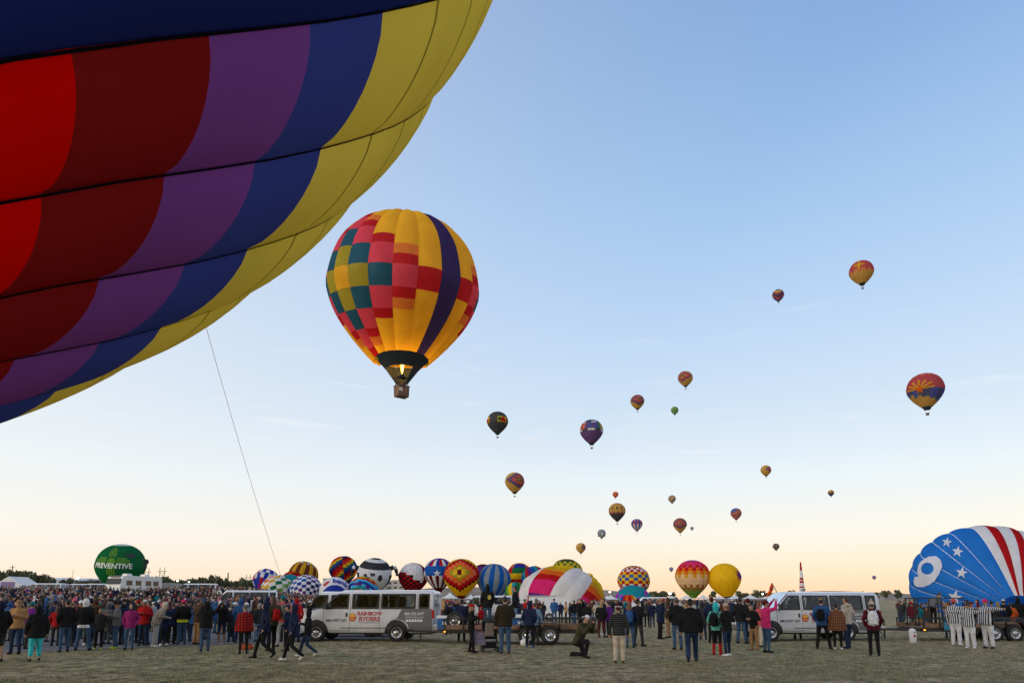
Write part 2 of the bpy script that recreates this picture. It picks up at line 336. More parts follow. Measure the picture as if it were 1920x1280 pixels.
for x in (1219, 1228, 1238, 1246, 1259): TREES.append((x, random.uniform(1106, 1109), random.uniform(12, 16), random.uniform(560, 600), 'left of the pink balloon'))
for x in (1336, 1385, 1395, 1407, 1418, 1429, 1440, 1451, 1462, 1474, 1484, 1610, 1640, 1660, 1682): TREES.append((x, random.uniform(1104, 1111), random.uniform(11, 16), random.uniform(560, 610), 'on the right skyline'))
seen = {}
ORD = ['first', 'second', 'third', 'fourth', 'fifth', 'sixth', 'seventh', 'eighth', 'ninth', 'tenth', 'eleventh', 'twelfth', 'thirteenth', 'fourteenth', 'fifteenth', 'sixteenth', 'seventeenth', 'eighteenth', 'nineteenth', 'twentieth']
for x in range(21, 60): ORD.append(('twenty ' if x < 30 else 'thirty ' if x < 40 else 'forty ') + (ORD[x % 10 - 1] if x % 10 else 'tenth'))
for i, (x, y, wd, d, where) in enumerate(TREES):
    seen[where] = seen.get(where, 0) + 1
    tree(x, y, wd, d, 'dark far tree %s, %s from the left' % (where, ORD[seen[where] - 1]), i)
# power pylons and poles
PYL = pm('pylon_steel', (.20, .15, .12), .7)
def pylon(px0, px1, ytop, d, label):
    p0 = at(px0, ytop, d); p1 = at(px1, ytop, d); W = p1.x - p0.x; g0 = at(px0, 1118, d).z; H = p0.z - g0; h = MB()
    r = ob('power_pylon', None, loc=((p0.x + p1.x) / 2, d, g0), label=label, cat='pylon', group='power pylons behind the trees')
    for s in (-1, 1): MB().tube((s * W / 2, 0, 0), (s * W / 2 * .92, 0, H), .28, .2, 6).ob('pole', PYL, r)
    MB().box((0, 0, H * .86), (W * 1.7, .35, .4)).ob('crossarm', PYL, r)
    MB().tube((-W / 2, 0, H * .55), (W / 2, 0, H * .86), .12).tube((W / 2, 0, H * .55), (-W / 2, 0, H * .86), .12).ob('brace', PYL, r)
pylon(271, 280, 1064.5, 520, 'two legged power pylon nearest to the green balloon')
pylon(300, 309.5, 1063, 520, 'two legged power pylon second right of the green balloon')
pylon(462, 470, 1076, 600, 'far two legged power pylon left of the inflated balloons')
def pole(px, ytop, d, r, label, arm=False):
    p = at(px, ytop, d); g = at(px, 1120, d).z; o = ob('utility_pole', None, loc=(p.x, d, g), label=label, cat='pole', group='utility poles on the skyline')
    MB().tube((0, 0, 0), (0, 0, p.z - g), r, r * .7, 6).ob('pole', PYL, o)
    if arm: MB().box((0, 0, (p.z - g) * .93), (3.2, .25, .25)).ob('crossarm', PYL, o)
pole(24, 1059, 400, .4, 'dark mast above the trees at far left', True); pole(137.5, 1067, 500, .18, 'thin pole between the sheds left of green balloon')
pole(404.5, 1076, 420, .18, 'thin pole over the tree line'); pole(428, 1073, 420, .55, 'thick dark mast over the tree line')
for q, (x, y) in enumerate([(1395, 1112), (1408, 1111), (1421, 1107), (1428, 1106)]): pole(x, y, 600, .25, '%s utility pole from the left behind the yellow balloon' % ORD[q], q > 1)
# lit flood lamps
LAMP = emit('lamp_lit', (1, .86, .62), 12)
def floodlight(px, py, d, label, rr=.35):
    p = at(px, py, d); g = terrain(p.x, d); o = ob('floodlight', None, loc=(p.x, d, g), label=label, cat='lamp', group='lit flood lamps over the field'); H = p.z - g
    MB().tube((0, .3, 0), (0, .3, H), .09, .06, 6).ob('pole', PYL, o); MB().box((0, .22, H), (rr * 2.4, .3, rr * 1.6)).ob('housing', PYL, o); MB().ell((0, 0, H), (rr, rr * .6, rr * .8), 8, 6).ob('lamp', LAMP, o, True)
floodlight(48, 1095, 170, 'bright flood lamp beside the white tent at left', .3); floodlight(146, 1083, 300, 'lit lamp left of the green balloon', .5); floodlight(333, 1088, 300, 'lit lamp in front of the trees right of green balloon', .45)
floodlight(354, 1090, 300, 'small lit lamp left of the far vans', .25); floodlight(1143.5, 1109, 330, 'lit lamp between the rainbow balloon and checkered balloon', .45); floodlight(1256, 1112, 330, 'lit lamp left of the pink and white balloon', .6); floodlight(1430, 1113, 330, 'lit lamp left of the orange flag', .4)
# ---------------------------------------------------------------- hot-air balloons
PROF = np.array([(0, .93), (.25, .90), (.5, .80), (.72, .64), (.9, .38), (1, .0), (.97, -.22), (.86, -.47), (.68, -.72), (.47, -.95), (.28, -1.13), (.2, -1.22), (.12, -1.32)])
def crom(t):
    n = len(PROF); t = min(max(t, 0), n - 1.001); i = int(t); u = t - i
    g = lambda k: PROF[k] if 0 <= k < n else (np.array([-PROF[1][0], PROF[1][1]]) if k < 0 else 2 * PROF[-1] - PROF[-2])
    p0, p1, p2, p3 = g(i - 1), g(i), g(i + 1), g(i + 2)
    return .5 * ((2 * p1) + (p2 - p0) * u + (2 * p0 - 5 * p1 + 4 * p2 - p3) * u * u + (3 * p1 - p0 - 3 * p2 + p3) * u ** 3)
_T = np.linspace(0, 12, 961); _P = np.array([crom(t) for t in _T]); _P[:, 0] = np.maximum(_P[:, 0], 0)
_SL = np.concatenate([[0], np.cumsum(np.linalg.norm(np.diff(_P, axis=0), axis=1))])
def t2s(t): return float(np.interp(t, _T, _SL))
S_EQ, S_MOUTH = t2s(5), t2s(10)
def rz_at(s): return float(np.interp(s, _SL, _P[:, 0])), float(np.interp(s, _SL, _P[:, 1]))
def surf(s, phi, f=1.0):
    r, z = rz_at(s); return Vector((f * r * math.sin(phi), -f * r * math.cos(phi), z * (1 if f == 1 else 1 + (f - 1) * .8)))
BC = {'red': sr(190, 25, 30), 'maroon': sr(95, 15, 25), 'purple': sr(100, 40, 130), 'navy': sr(38, 42, 105), 'yellow': sr(238, 195, 30), 'gold': sr(215, 165, 35), 'orange': sr(230, 105, 30), 'pink': sr(225, 70, 105), 'hotpink': sr(225, 40, 120),
      'teal': sr(25, 95, 125), 'olive': sr(165, 160, 45), 'black': sr(28, 28, 34), 'white': sr(232, 232, 236), 'blue': sr(25, 95, 180), 'royal': sr(35, 60, 165), 'sky': sr(75, 180, 220), 'green': sr(20, 110, 65), 'lime': sr(110, 165, 65), 'grey': sr(140, 150, 160), 'brown': sr(110, 55, 35), 'cream': sr(235, 205, 160), 'turq': sr(30, 150, 165), 'violet': sr(175, 60, 190), 'dgrey': sr(60, 60, 68), 'salmon': sr(225, 120, 80), 'tan': sr(160, 120, 70),
      'bigred': (.85, .003, .001), 'bigmaroon': (.28, .012, .012), 'bigpurple': (.25, .075, .38), 'bigink': (.018, .03, .18), 'bignavy': (.05, .075, .36), 'bigyellow': (.99, .775, .10), 'bigyellow_seam': (.35, .26, .03), 'b2yellow': sr(236, 185, 50), 'b2orange': sr(222, 130, 60), 'b2red': sr(185, 35, 45), 'b2pink': sr(215, 75, 100), 'b2navy': sr(58, 50, 110), 'b2teal': sr(40, 95, 125), 'b2olive': sr(165, 160, 55), 'skirt': sr(48, 55, 60), 'b9blue': sr(40, 125, 215), 'forest': sr(30, 130, 80), 'lilac': sr(150, 120, 180), 'silver': sr(150, 158, 172)}
for _k in list(BC): BC[_k + '_f'] = tuple(.82 * a + .18 * b for a, b in zip(BC[_k], (.42, .42, .46)))  # pale grey mixed into the colours as painted haze for the flying balloons
def NY(c): return nylon(c, BC[c], .04 if c == 'skirt' else .2 if c.startswith('big') else .42, 0 if c.startswith('big') else .006)
WICK = pm('wicker', (.16, .085, .05), .8, var=.4, vscale=6, bump=.6, bscale=20); DARKM = pm('dark_metal', (.03, .03, .033), .5, .4); ROPE = pm('rope_pale', (.92, .92, .94), .7)
def runs(cols, bounds):
    out = []
    for c, b in zip(cols, bounds):
        if out and out[-1][1] == c: out[-1] = (b, c)
        else: out.append((b, c))
    return out
def gridspec(M, f, smax=None):
    sm = smax or S_MOUTH; bd = [(j + 1) / M * sm for j in range(M)]
    return lambda k, N: runs([f(k, j, M, N) for j in range(M)], bd)
def rotm(rx=0, ry=0, rz=0): return Euler((rx, ry, rz)).to_matrix()
def balloon(label, center, R, Ng, spec, split='one', bulge=.03, nu=3, ds=.16, phi0=0, xf=None, skirt='skirt', basket=True, group=None, face=True, start=0.0, tapes=None, name='hot_air_balloon', wob=0.0):
    xf = Matrix.Identity(3) if xf is None else xf
    root = ob(name, None, loc=center, label=label, cat='balloon', group=group); root.scale = (R, R, R)
    if face: root.rotation_euler.z = -math.atan2(center[0], center[1])
    D = 2 * PI / Ng; allm = []; V = []; F = []; MI = []
    def strip(k, s0, s1, V, F, MI, mi):
        nr = max(1, int(math.ceil((s1 - s0) / ds))); b = len(V)
        for i in range(nr + 1):
            s = s0 + (s1 - s0) * i / nr; q = min(1, s / .5)
            for j in range(nu + 1):
                u = j / nu; V.append(xf @ surf(s, phi0 + (k + u) * D, 1 + bulge * q * (4 * u * (1 - u)) ** .75 + (wob * q * (math.sin(5 * (phi0 + (k + u) * D) + 6 * s) + .7 * math.sin(9 * (phi0 + (k + u) * D) - 8 * s + 1)) if wob else 0)))
        for i in range(nr):
            for j in range(nu):
                a = b + i * (nu + 1) + j; F.append((a, a + nu + 1, a + nu + 2, a + 1)); MI.append(mi)
    for k in range(Ng):
        s0 = start; pend = None; sp = spec(k, Ng)
        if split == 'gore': V = []; F = []; MI = []; allm = []
        for i, (s1, c) in enumerate(sp):
            if split == 'panel':
                if not c.endswith('_seam'): V = []; F = []; MI = []; allm = []
            m = NY(c)
            if m not in allm: allm.append(m)
            strip(k, s0, s1, V, F, MI, allm.index(m)); s0 = s1
            nxt = sp[i + 1][1] if i + 1 < len(sp) else ''
            if split == 'panel' and not nxt.endswith('_seam'): ob('panel', me('panel', V, F, allm, MI, True), root)
        if split == 'gore': ob('gore', me('gore', V, F, allm, MI, True), root)
    if split == 'one': ob('envelope', me('envelope', V, F, allm, MI, True), root)
    if tapes:
        tm, tw = tapes; V = []; F = []
        for i in range(41):
            s = .02 + (t2s(10.79) - .02) * i / 40
            for e in (-1, 1): V.append(surf(s, e * tw / max(rz_at(s)[0], .02), 1.0012 - 0 * e))
        for i in range(40): F.append((2 * i, 2 * i + 2, 2 * i + 3, 2 * i + 1))
        orth = all(abs(c_.length - 1) < 1e-4 for c_ in xf.row)
        tms = me('load_tape', [Vector(v) for v in V], F, [tm], smooth=True)
        for k in range(Ng):
            M_ = xf @ Matrix.Rotation(phi0 + k * D, 3, 'Z')
            if orth: o = ob('load_tape', tms, root); o.matrix_local = M_.to_4x4()
            else: ob('load_tape', me('load_tape', [M_ @ Vector(v) for v in V], F, [tm], smooth=True), root)
    if skirt and basket:
        r0, z0 = rz_at(sp[-1][0]); V = []; F = []
        for i in range(3):
            for j in range(17): a = 2 * PI * j / 16; V.append(xf @ Vector((math.sin(a) * (r0 + (.17 - r0) * i / 2), -math.cos(a) * (r0 + (.17 - r0) * i / 2), z0 - .09 * i)))
        for i in range(2):
            for j in range(16): F.append((i * 17 + j, (i + 1) * 17 + j, (i + 1) * 17 + j + 1, i * 17 + j + 1))
        ob('skirt', me('skirt', V, F, [NY(skirt)], smooth=True), root)
        zb = z0 - .45; w = .085
        MB().box(xf @ Vector((0, 0, zb)), (w * 2, w * 1.7, .13), top=1.12).ob('basket', WICK, root)
        cb = MB()
        for sx in (-1, 1):
            for sy in (-1, 1): cb.tube(xf @ Vector((sx * .15, sy * .15, z0 - .14)), xf @ Vector((sx * w, sy * w * .8, zb + .05)), .004, n=4)
        cb.ob('cable', DARKM, root)
    return root
def decal(root, bm, phic, sc, mat, name, xf=None, k=1.0, off=1.035, cut=.06):
    xf = Matrix.Identity(3) if xf is None else xf; r = max(rz_at(sc)[0], .3)
    return ob(name, map_flat(bm, lambda x, y: xf @ surf(sc - y * k, phic + x * k / r, off), name, mat, cut), root)

# --- the huge one being raised close by, upper left (gore seams and colour bands measured from the photograph)
BIGC = Vector((-9.877, 4.425, 14.33)); BIGR = 11.44; baz, bel = -.955, 1.005
ba = Vector((math.sin(baz) * math.cos(bel), math.cos(baz) * math.cos(bel), math.sin(bel))); bu = ba.cross(Vector((0, 0, 1))).normalized(); bv = bu.cross(ba)
# world = r(cos p u + sin p v) + z a ; local surf: (r sin q, -r cos q, z) with q = PI/2 - p' handled by the basis below
BXF = Matrix((bu, -bv, ba)).transposed()          # x -> u (sin q), -y -> v (cos q)
BN = 30; BD = 2 * PI / BN
def q_of(p): return PI / 2 - p                     # sin q = cos p, cos q = sin p
BPHI0 = q_of(6.586)
def big_spec(k, n):
    y = [t2s(t) for t in (5.6, 6.1, 6.6, 7.15, 7.65, 8.07, 8.499)]
    out = [(t2s(2.4), 'bigink'), (t2s(5.1), 'bigink')] if k % 10 == 9 else [(t2s(2.2), 'bigpurple'), (t2s(3.6), 'bigred'), (t2s(5.1), 'bigyellow')]
    if k % 10 == 9:
        for t in (6.1, 7.15, 8.07, 8.914, 9.285, 9.623, 9.982, 10.6): out += [(t2s(t), 'bigink')]
        return out
    for s in y: out += [(s - .006, 'bigyellow'), (s, 'bigyellow_seam')]
    return out + [(t2s(8.914), 'bigyellow'), (t2s(9.285), 'bignavy'), (t2s(9.623), 'bigpurple'), (t2s(9.982), 'bigmaroon'), (t2s(10.35), 'bigred'), (t2s(10.8), 'bigred')]
TAPE = pm('load_tape_black', (.006, .005, .008), .9, spec=0)
big = balloon('huge balloon of yellow, navy, purple and red panels filling the upper left', BIGC, BIGR, BN, big_spec, 'panel', .0095, 8, .05, BPHI0, BXF, None, False, face=False, tapes=(TAPE, .0008))
# crown line held far out on the field
def big_back_hit(px, py):
    o = Vector((0, 0, CAMZ)); d = ray(px, py).normalized(); last = None
    for i in range(1, 900):
        p = o + d * (i * .05); l = BXF.transposed() @ ((p - BIGC) / BIGR); rr = math.hypot(l.x, l.y)
        z = l.z; ins = False
        if -1.3 < z < .93:
            j = np.argmin(np.abs(_P[:, 1] - z)); ins = rr < _P[j, 0]
        if ins: last = p
    return last
rp = big_back_hit(300, 300); re = at(549, 1130, 46); re.z = terrain(re.x, re.y) + 1.1
pts = [];
for i in range(31):
    t = i / 30; p = rp.lerp(re, t); p.z -= 2.2 * t * (1 - t); pts.append(p)
MB().path(pts, .010, 5).ob('crown_line', ROPE, label='pale rope slanting down from the huge balloon to the crowd', cat='rope')

# --- the flying ride balloon with its burner lit
C2 = at(757.5, 534, 100); R2 = 138.5 / FPX * 100 * 1.045
def b2_spec(k, n):
    k = (k + 3) % 10; k = k if k <= 5 else k - 10          # 0 = centre of the diamond
    c = S_EQ + .16; Y, O, Rd, P, T, G, NV = 'b2yellow', 'b2orange', 'b2red', 'b2pink', 'b2teal', 'b2olive', 'b2navy'
    half = {0: [(.133, Y), (.4, G), (.66, T), (.93, P), (1.06, Rd), (1.2, O)], 1: [(.133, G), (.4, T), (.66, P), (.78, Rd), (.9, O)], 2: [(.133, T), (.4, P), (.53, Rd)], 3: [(.133, P), (.265, Rd), (.4, O)], 4: [(.14, Rd)], 5: [(9, NV)]}[abs(k)]
    E_ = S_MOUTH - .1; top = []
    if abs(k) == 5: return [(E_, NV)]
    ups = [(c - d, col) for d, col in half if c - d > .12]; seq = [(ups[-1][0], Y)] if ups else []
    hs = half[:len(ups)]
    for i in range(len(hs) - 1, 0, -1): seq.append((c - hs[i - 1][0], hs[i][1]))
    seq.append((c + half[0][0], half[0][1]))
    for i in range(1, len(half)):
        if c + half[i][0] < E_ - .05: seq.append((c + half[i][0], half[i][1]))
    return seq + [(E_, Y)]
b2 = balloon('large yellow balloon with checked diamond, navy stripe and lit burner, flying at centre', C2, R2, 20, b2_spec, 'panel', .035, 6, .1, R_(-8), rotm(R_(10), R_(1.5), 0), None, False)
# skirt: full ring above, scoop left open towards the camera below
def b2_skirt():
    r0, z0 = rz_at(S_MOUTH - .1); rows = [(r0, z0), (.28, z0 - .075), (.215, z0 - .15), (.165, z0 - .22), (.115, z0 - .29), (.08, z0 - .34)]
    for j in range(20):
        V = []; F = []; a0, a1 = R_(5) + 2 * PI * j / 20, R_(5) + 2 * PI * (j + 1) / 20; am = (a0 + a1) / 2
        openf = math.cos(am - R_(-35)) > .25; n = 3 if openf else 6
        for r, z in rows[:n]:
            for q in range(3):
                a = a0 + (a1 - a0) * q / 2; V.append((r * math.sin(a), -r * math.cos(a), z))
        for i in range(n - 1):
            for q in range(2): F.append((i * 3 + q, i * 3 + q + 3, i * 3 + q + 4, i * 3 + q + 1))
        ob('skirt_panel', me('skirt_panel', V, F, [NY('skirt')], smooth=True), b2)
    return z0
z0 = b2_skirt(); zb = z0 - .455; wv = .08
bsk = MB().box((0, 0, zb), (wv * 2, wv * 1.5, .14), top=1.05).ob('basket', WICK, b2); bsk.rotation_euler.z = .5
MB().box((0, 0, zb + .075), (wv * 2.2, wv * 1.66, .014)).ob('rim', pm('leather_rim', (.05, .03, .025), .6), bsk)
MB().box((-.045, -wv * .755, zb + .02), (.06, .006, .045)).ob('banner', pm('banner_pale', (.6, .5, .42), .7), bsk)
fr = MB()
for sx in (-1, 1):
    for sy in (-1, 1): fr.tube((sx * wv * .9, sy * wv * .6, zb + .07), (sx * wv * .75, sy * wv * .5, zb + .20), .0045, n=5)
fr.box((0, 0, zb + .2), (wv * 1.6, wv * 1.1, .008)); fr.ob('burner_frame', DARKM, b2).rotation_euler.z = .5
MB().tube((0, 0, zb + .19), (0, 0, zb + .245), .022, .028, 8).ob('burner', DARKM, b2)
for sx in (-1, 1):
    for sy in (-1, 1): MB().tube((sx * wv * .75, sy * wv * .5, zb + .2), (sx * .13, sy * .13, z0 - .2), .0022, n=4).ob('cable', DARKM, b2)
FL = emit('burner_flame', (1.0, .36, .03), 5); FL2 = emit('burner_flame_core', (1, .66, .16), 8)
fl = MB().lathe([(.004, 0), (.018, .06), (.030, .14), (.034, .20), (.022, .27), (.004, .33)], (0, 0, zb + .245), n=10).ob('flame', FL, b2, True)
MB().lathe([(.003, 0), (.010, .08), (.016, .17), (.010, .24), (.002, .28)], (.004, -.028, zb + .25), n=8).ob('flame_core', FL2, fl, True)
ld = bpy.data.lights.new('burner_light', 'POINT'); ld.energy = 2600; ld.color = (1, .56, .16); ld.shadow_soft_size = .5
lo = bpy.data.objects.new('burner_light', ld); COL.objects.link(lo); lo.parent = b2; lo.location = (0, 0, -.98)

# --- the other flying ones
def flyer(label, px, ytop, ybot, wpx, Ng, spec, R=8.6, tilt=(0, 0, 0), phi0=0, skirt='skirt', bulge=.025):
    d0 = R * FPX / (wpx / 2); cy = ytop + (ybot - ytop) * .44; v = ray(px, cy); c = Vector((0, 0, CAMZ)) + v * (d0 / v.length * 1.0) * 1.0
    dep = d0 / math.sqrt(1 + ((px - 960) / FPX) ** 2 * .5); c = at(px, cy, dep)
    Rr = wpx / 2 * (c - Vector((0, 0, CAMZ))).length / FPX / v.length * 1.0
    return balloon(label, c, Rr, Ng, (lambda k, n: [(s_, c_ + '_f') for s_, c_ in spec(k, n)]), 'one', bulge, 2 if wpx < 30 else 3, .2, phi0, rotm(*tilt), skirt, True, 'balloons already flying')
def ddist(k, j, M, N, ph, sc, a=1.0, b=1.0, wob=0):
    ph_ = ((k + .5) / N * 2 * PI - ph + PI) % (2 * PI) - PI; s = (j + .5) / M * S_MOUTH
    return a * abs(ph_) + b * abs(s - sc), ph_, s
def ride(ph, gold='gold'):
    def f(k, j, M, N):
        d, p, s = ddist(k, j, M, N, ph, S_EQ - .05, .55, 1.0)
        return gold if d < .28 else 'orange' if d < .45 else 'red' if d < .66 else 'purple' if d < .82 else 'navy' if d < .92 else gold
    return gridspec(16, f)
BLKT = pm('lettering_dark', (.02, .02, .03), .6)
def rtext(b, ph, txt, size): decal(b, text_flat(txt, size, .01), ph, S_EQ - .05, BLKT, 'lettering')
f = flyer('yellow balloon with purple and red diamond and dark lettering, below the black one', 965, 883, 926, 36, 20, ride(R_(35))); rtext(f, R_(35), 'RAINBOW\nRYDERS', .24)
f = flyer('yellow and purple balloon upper right of the small green one', 1285, 694, 726, 27, 20, ride(R_(-25))); rtext(f, R_(-25), 'RAINBOW\nRYDERS', .24)
f = flyer('yellow and purple balloon with red skirt left of the small green one', 1195, 738, 769, 25.5, 20, ride(R_(18)), skirt='maroon'); rtext(f, R_(18), 'RAINBOW\nRYDERS', .24)
f = flyer('purple and gold balloon with dark lettering low over the checkered balloon', 1275, 969, 999, 25, 20, ride(0)); rtext(f, 0, 'RAINBOW\nRYDERS', .24)
flyer('gold balloon crossed by purple bands, low above the big rainbow balloon', 1089, 1016, 1038, 18, 18, ride(R_(95)))
flyer('gold balloon crossed by purple bands, alone at right of centre', 1436, 871, 893, 19, 18, ride(R_(88)))
f = flyer('black balloon with yellow banner, highest of the left group', 933, 767, 818, 39, 24, lambda k, n: [(S_MOUTH - .35, 'black'), (S_MOUTH - .22, 'dgrey'), (S_MOUTH, 'black')])
for ph in (R_(28), R_(-78)):
    decal(f, poly_flat([[(-.5, -.28), (.5, -.28), (.5, .28), (-.5, .28)]]), ph, S_EQ, NY('yellow'), 'banner', off=1.03, cut=.12)
    decal(f, poly_flat([[(-.22, -.2), (.42, -.2), (.42, .0), (.2, .02), (.2, .2), (-.1, .2)]]), ph, S_EQ, NY('red'), 'banner_print', off=1.04, cut=.12); decal(f, poly_flat([[(-.46, -.1), (-.26, -.22), (-.16, .1), (-.3, .2), (-.45, .15)]]), ph, S_EQ, NY('green'), 'banner_print', off=1.042, cut=.12)
def band_f(k, j, M, N):
    rain = ['red', 'orange', 'purple', 'royal', 'green', 'yellow']
    if j < 4: return 'navy'
    if j == 4: return 'white' if k % 4 < 2 else 'black'
    if j < 8: return rain[(k + 2) % 6]
    if j == 8: return 'white' if (k + 1) % 4 < 2 else 'black'
    return 'purple'
flyer('purple balloon with rainbow band between white scrolls, lower centre sky', 1109, 783, 836, 43, 20, gridspec(15, band_f))
flyer('small plain green balloon under the cluster in mid sky', 1265, 761, 778, 14, 16, lambda k, n: [(S_MOUTH, 'lime')])
def sunray(k, j, M, N):
    p = ((k + .5) / N * 2 * PI + PI) % (2 * PI) - PI; s = (j + .5) / M * S_MOUTH; wob = .12 * (k % 2) + .18 * p
    if s < .5: return 'gold' if s < .25 + .1 * (k % 2) else 'salmon'
    if s < 1.72: return 'red' if s > .75 else 'salmon' if k % 2 else 'red'
    if s < 2.1 + wob: return 'royal' if (k % 3) else 'navy'
    if s < 2.2 + wob: return 'teal'
    return 'gold'
f = flyer('red, blue and gold balloon with sun ray emblem at far right', 1735, 698, 767, 62, 22, gridspec(22, sunray))
for i in range(7):
    a = PI - .18 - i * (PI - .36) / 6
    p = [(.09 * math.cos(a - .25), .09 * math.sin(a - .25)), (.62 * math.cos(a - .085), .45 * math.sin(a - .085)), (.62 * math.cos(a + .085), .45 * math.sin(a + .085)), (.09 * math.cos(a + .25), .09 * math.sin(a + .25))]
    decal(f, poly_flat([p]), R_(-18), 1.76, NY('gold'), 'ray', None, 1.3, off=1.03, cut=.1)
decal(f, poly_flat([star_poly(0, .02, .24, 5, .45)]), R_(-18), 1.78, NY('orange'), 'star', None, 1.2, off=1.036, cut=.1)
def zia_b(k, j, M, N):
    s = (j + .5) / M * S_MOUTH; q = .08 * (k % 2)
    return 'gold' if s < .55 + q else 'orange' if s < .7 + q else 'red' if s < 1.62 + q else 'orange' if s < 1.75 + q else 'gold'
f = flyer('red and gold balloon with cross shaped sun symbol, highest at right', 1615, 488, 535, 42, 20, gridspec(22, zia_b))
def zia(root, ph, sc, k, mat, xf=None, off=1.03):
    decal(root, poly_flat([[(.16 * math.cos(a * PI / 8), .16 * math.sin(a * PI / 8)) for a in range(16)]]), ph, sc, mat, 'symbol_disc', xf, k, off)
    for q in range(4):
        for i, L in zip((-1.5, -.5, .5, 1.5), (.55, .68, .68, .55)):
            c_, s_ = math.cos(q * PI / 2), math.sin(q * PI / 2); x0, x1, y0, y1 = .2, L, i * .085 - .03, i * .085 + .03
            decal(root, poly_flat([[(x * c_ - y * s_, x * s_ + y * c_) for x, y in ((x0, y0), (x1, y0), (x1, y1), (x0, y1))]]), ph, sc, mat, 'symbol_ray', xf, k, off)
zia(f, R_(-10), 1.25, .66, NY('yellow'))
def chev(k, j, M, N):
    p = ((k + .5) / N * 2 * PI + PI) % (2 * PI) - PI; s = (j + .5) / M * S_MOUTH; return ['maroon', 'pink', 'purple', 'royal', 'teal', 'yellow', 'red', 'navy'][int((s + abs(p) * .7 + .4) / .33) % 8]
flyer('small rainbow zigzag balloon left of the red and gold one', 1459, 541, 567, 21, 18, gridspec(18, chev))
flyer('tiny balloon, gold on top and dark below, at right', 1558, 917, 931, 11, 14, gridspec(8, lambda k, j, M, N: 'gold' if j < 4 else 'orange' if j == 4 and k % 2 else 'navy'))
flyer('blue topped orange brown balloon leaning in colour, right of centre', 1380, 950, 976, 20, 16, gridspec(14, lambda k, j, M, N: 'blue' if (j + .5) / M * S_MOUTH < 1.1 - .45 * math.sin((k + .5) / N * 2 * PI) else 'salmon' if (k + j) % 3 else 'brown'))
flyer('tiny dark grey balloon low above the gap beside the cone', 1455, 1018, 1031, 12, 14, gridspec(8, lambda k, j, M, N: 'dgrey' if k % 3 else 'tan'))
flyer('tiny grey balloon right beside the purple and gold one', 1297.5, 986, 994.5, 6.5, 12, lambda k, n: [(S_MOUTH, 'silver')])
flyer('small balloon with slanting brown and cream stripes', 1260, 926, 945, 14, 18, gridspec(16, lambda k, j, M, N: 'cream' if int((j / M * 2.6 - .35 * math.sin(k / N * 2 * PI)) / .22) % 2 else 'brown'))
flyer('tiny orange balloon just above the arrow patterned one', 1154, 920, 934, 11, 14, lambda k, n: [(S_MOUTH, 'orange')])
def arrows(k, j, M, N):
    s = (j + .5) / M * S_MOUTH; q = .1 * (k % 2)
    return 'navy' if s < .3 + q else 'maroon' if s < .5 + q else 'salmon' if s < .65 + q else 'gold' if s < 1.65 + q else 'salmon' if s < 1.78 + q else 'maroon' if s < 1.95 + q else 'black'
f = flyer('yellow and red balloon with row of dark arrow heads, dark cone below', 1157, 939, 980, 31, 22, gridspec(24, arrows))
for i in range(-2, 3): decal(f, poly_flat([[(-.16, 0), (.06, .2), (.16, .2), (-.02, 0), (.16, -.2), (.06, -.2)]]), R_(i * 33), 1.3, NY('black'), 'arrow', off=1.035, cut=.12)
def rwb(k, j, M, N):
    s = (j + .5) / M * S_MOUTH
    return ('royal' if k % 2 else 'white') if s < .9 else ('royal' if k % 2 else 'red') if s < 1.55 else ('purple' if k % 2 else 'white')
flyer('red white and blue striped balloon right of the arrow patterned one', 1194, 970, 997, 21, 18, gridspec(14, rwb))
f = flyer('small grey balloon with drooping ears, below the arrow patterned one', 1128, 988, 1013, 15.5, 16, lambda k, n: [(S_MOUTH, 'silver')])
for s in (-1, 1): MB().ell((s * .78, -.1, -.55), (.12, .2, .42), 10, 8).ob('ear', NY('dgrey'), f, True)
decal(f, poly_flat([[(.28 * math.cos(a * PI / 8), .3 * math.sin(a * PI / 8)) for a in range(16)]]), R_(8), S_EQ + .35, NY('white'), 'muzzle', off=1.04)
flyer('tiny pale balloon low over the field left of the pink one', 1258.5, 1062, 1071.5, 8, 12, gridspec(6, lambda k, j, M, N: 'silver' if k % 2 else 'lilac'))
flyer('tiny lilac balloon low above the right van', 1639, 1078, 1086, 7, 12, lambda k, n: [(S_MOUTH, 'lilac')])

# --- balloons standing or swelling on the ground
GG = 'balloons inflating on the ground'
def gb(label, px, ytop, wpx, d, Ng, spec, tilt=(0, 0, 0), phi0=0, split='one', top=.93, bulge=.02, basket=False, flat=1.0, skirt=None, wob=True):
    X = tilt if isinstance(tilt, Matrix) else rotm(*tilt)
    if flat != 1: X = Matrix.Diagonal((1, 1, flat)) @ X
    zmax = max((X @ surf(s, p)).z for s in np.linspace(0, 2, 12) for p in np.linspace(0, 6.2, 12))
    R = wpx / 2 * d / FPX; c = at(px, ytop, d); c = Vector((c.x, d, c.z - R * zmax))
    return balloon(label, c, R, Ng, spec, split, bulge, 3, .16, phi0, X, skirt, basket, GG, wob=0 if not wob else .008 if basket else .014 if wpx < 100 else .018), X, R
def checker(cols, M=16, step=1, top=None): return gridspec(M, lambda k, j, M_, N: top if (top and j < 2) else cols[(k * step + j) % len(cols)])
g, X, _ = gb('green balloon with white lettering and pale green sun symbol, at left', 229.5, 1019.5, 85, 236, 24, lambda k, n: [(.38, 'white'), (.46, 'forest'), (S_MOUTH + .02, 'green')], (R_(6), 0, 0), 0, 'gore', bulge=.012, wob=False)
zia(g, R_(-22), 1.3, 1.05, NY('lime'), X, 1.02)
decal(g, text_flat('PREVENTIVE', .29, .008), R_(-20), 1.5, pm('print_white', (.6, .62, .6), .6), 'lettering', X, 1.0, 1.028)
bugm = pm('bug_black', (.02, .018, .018), .6)
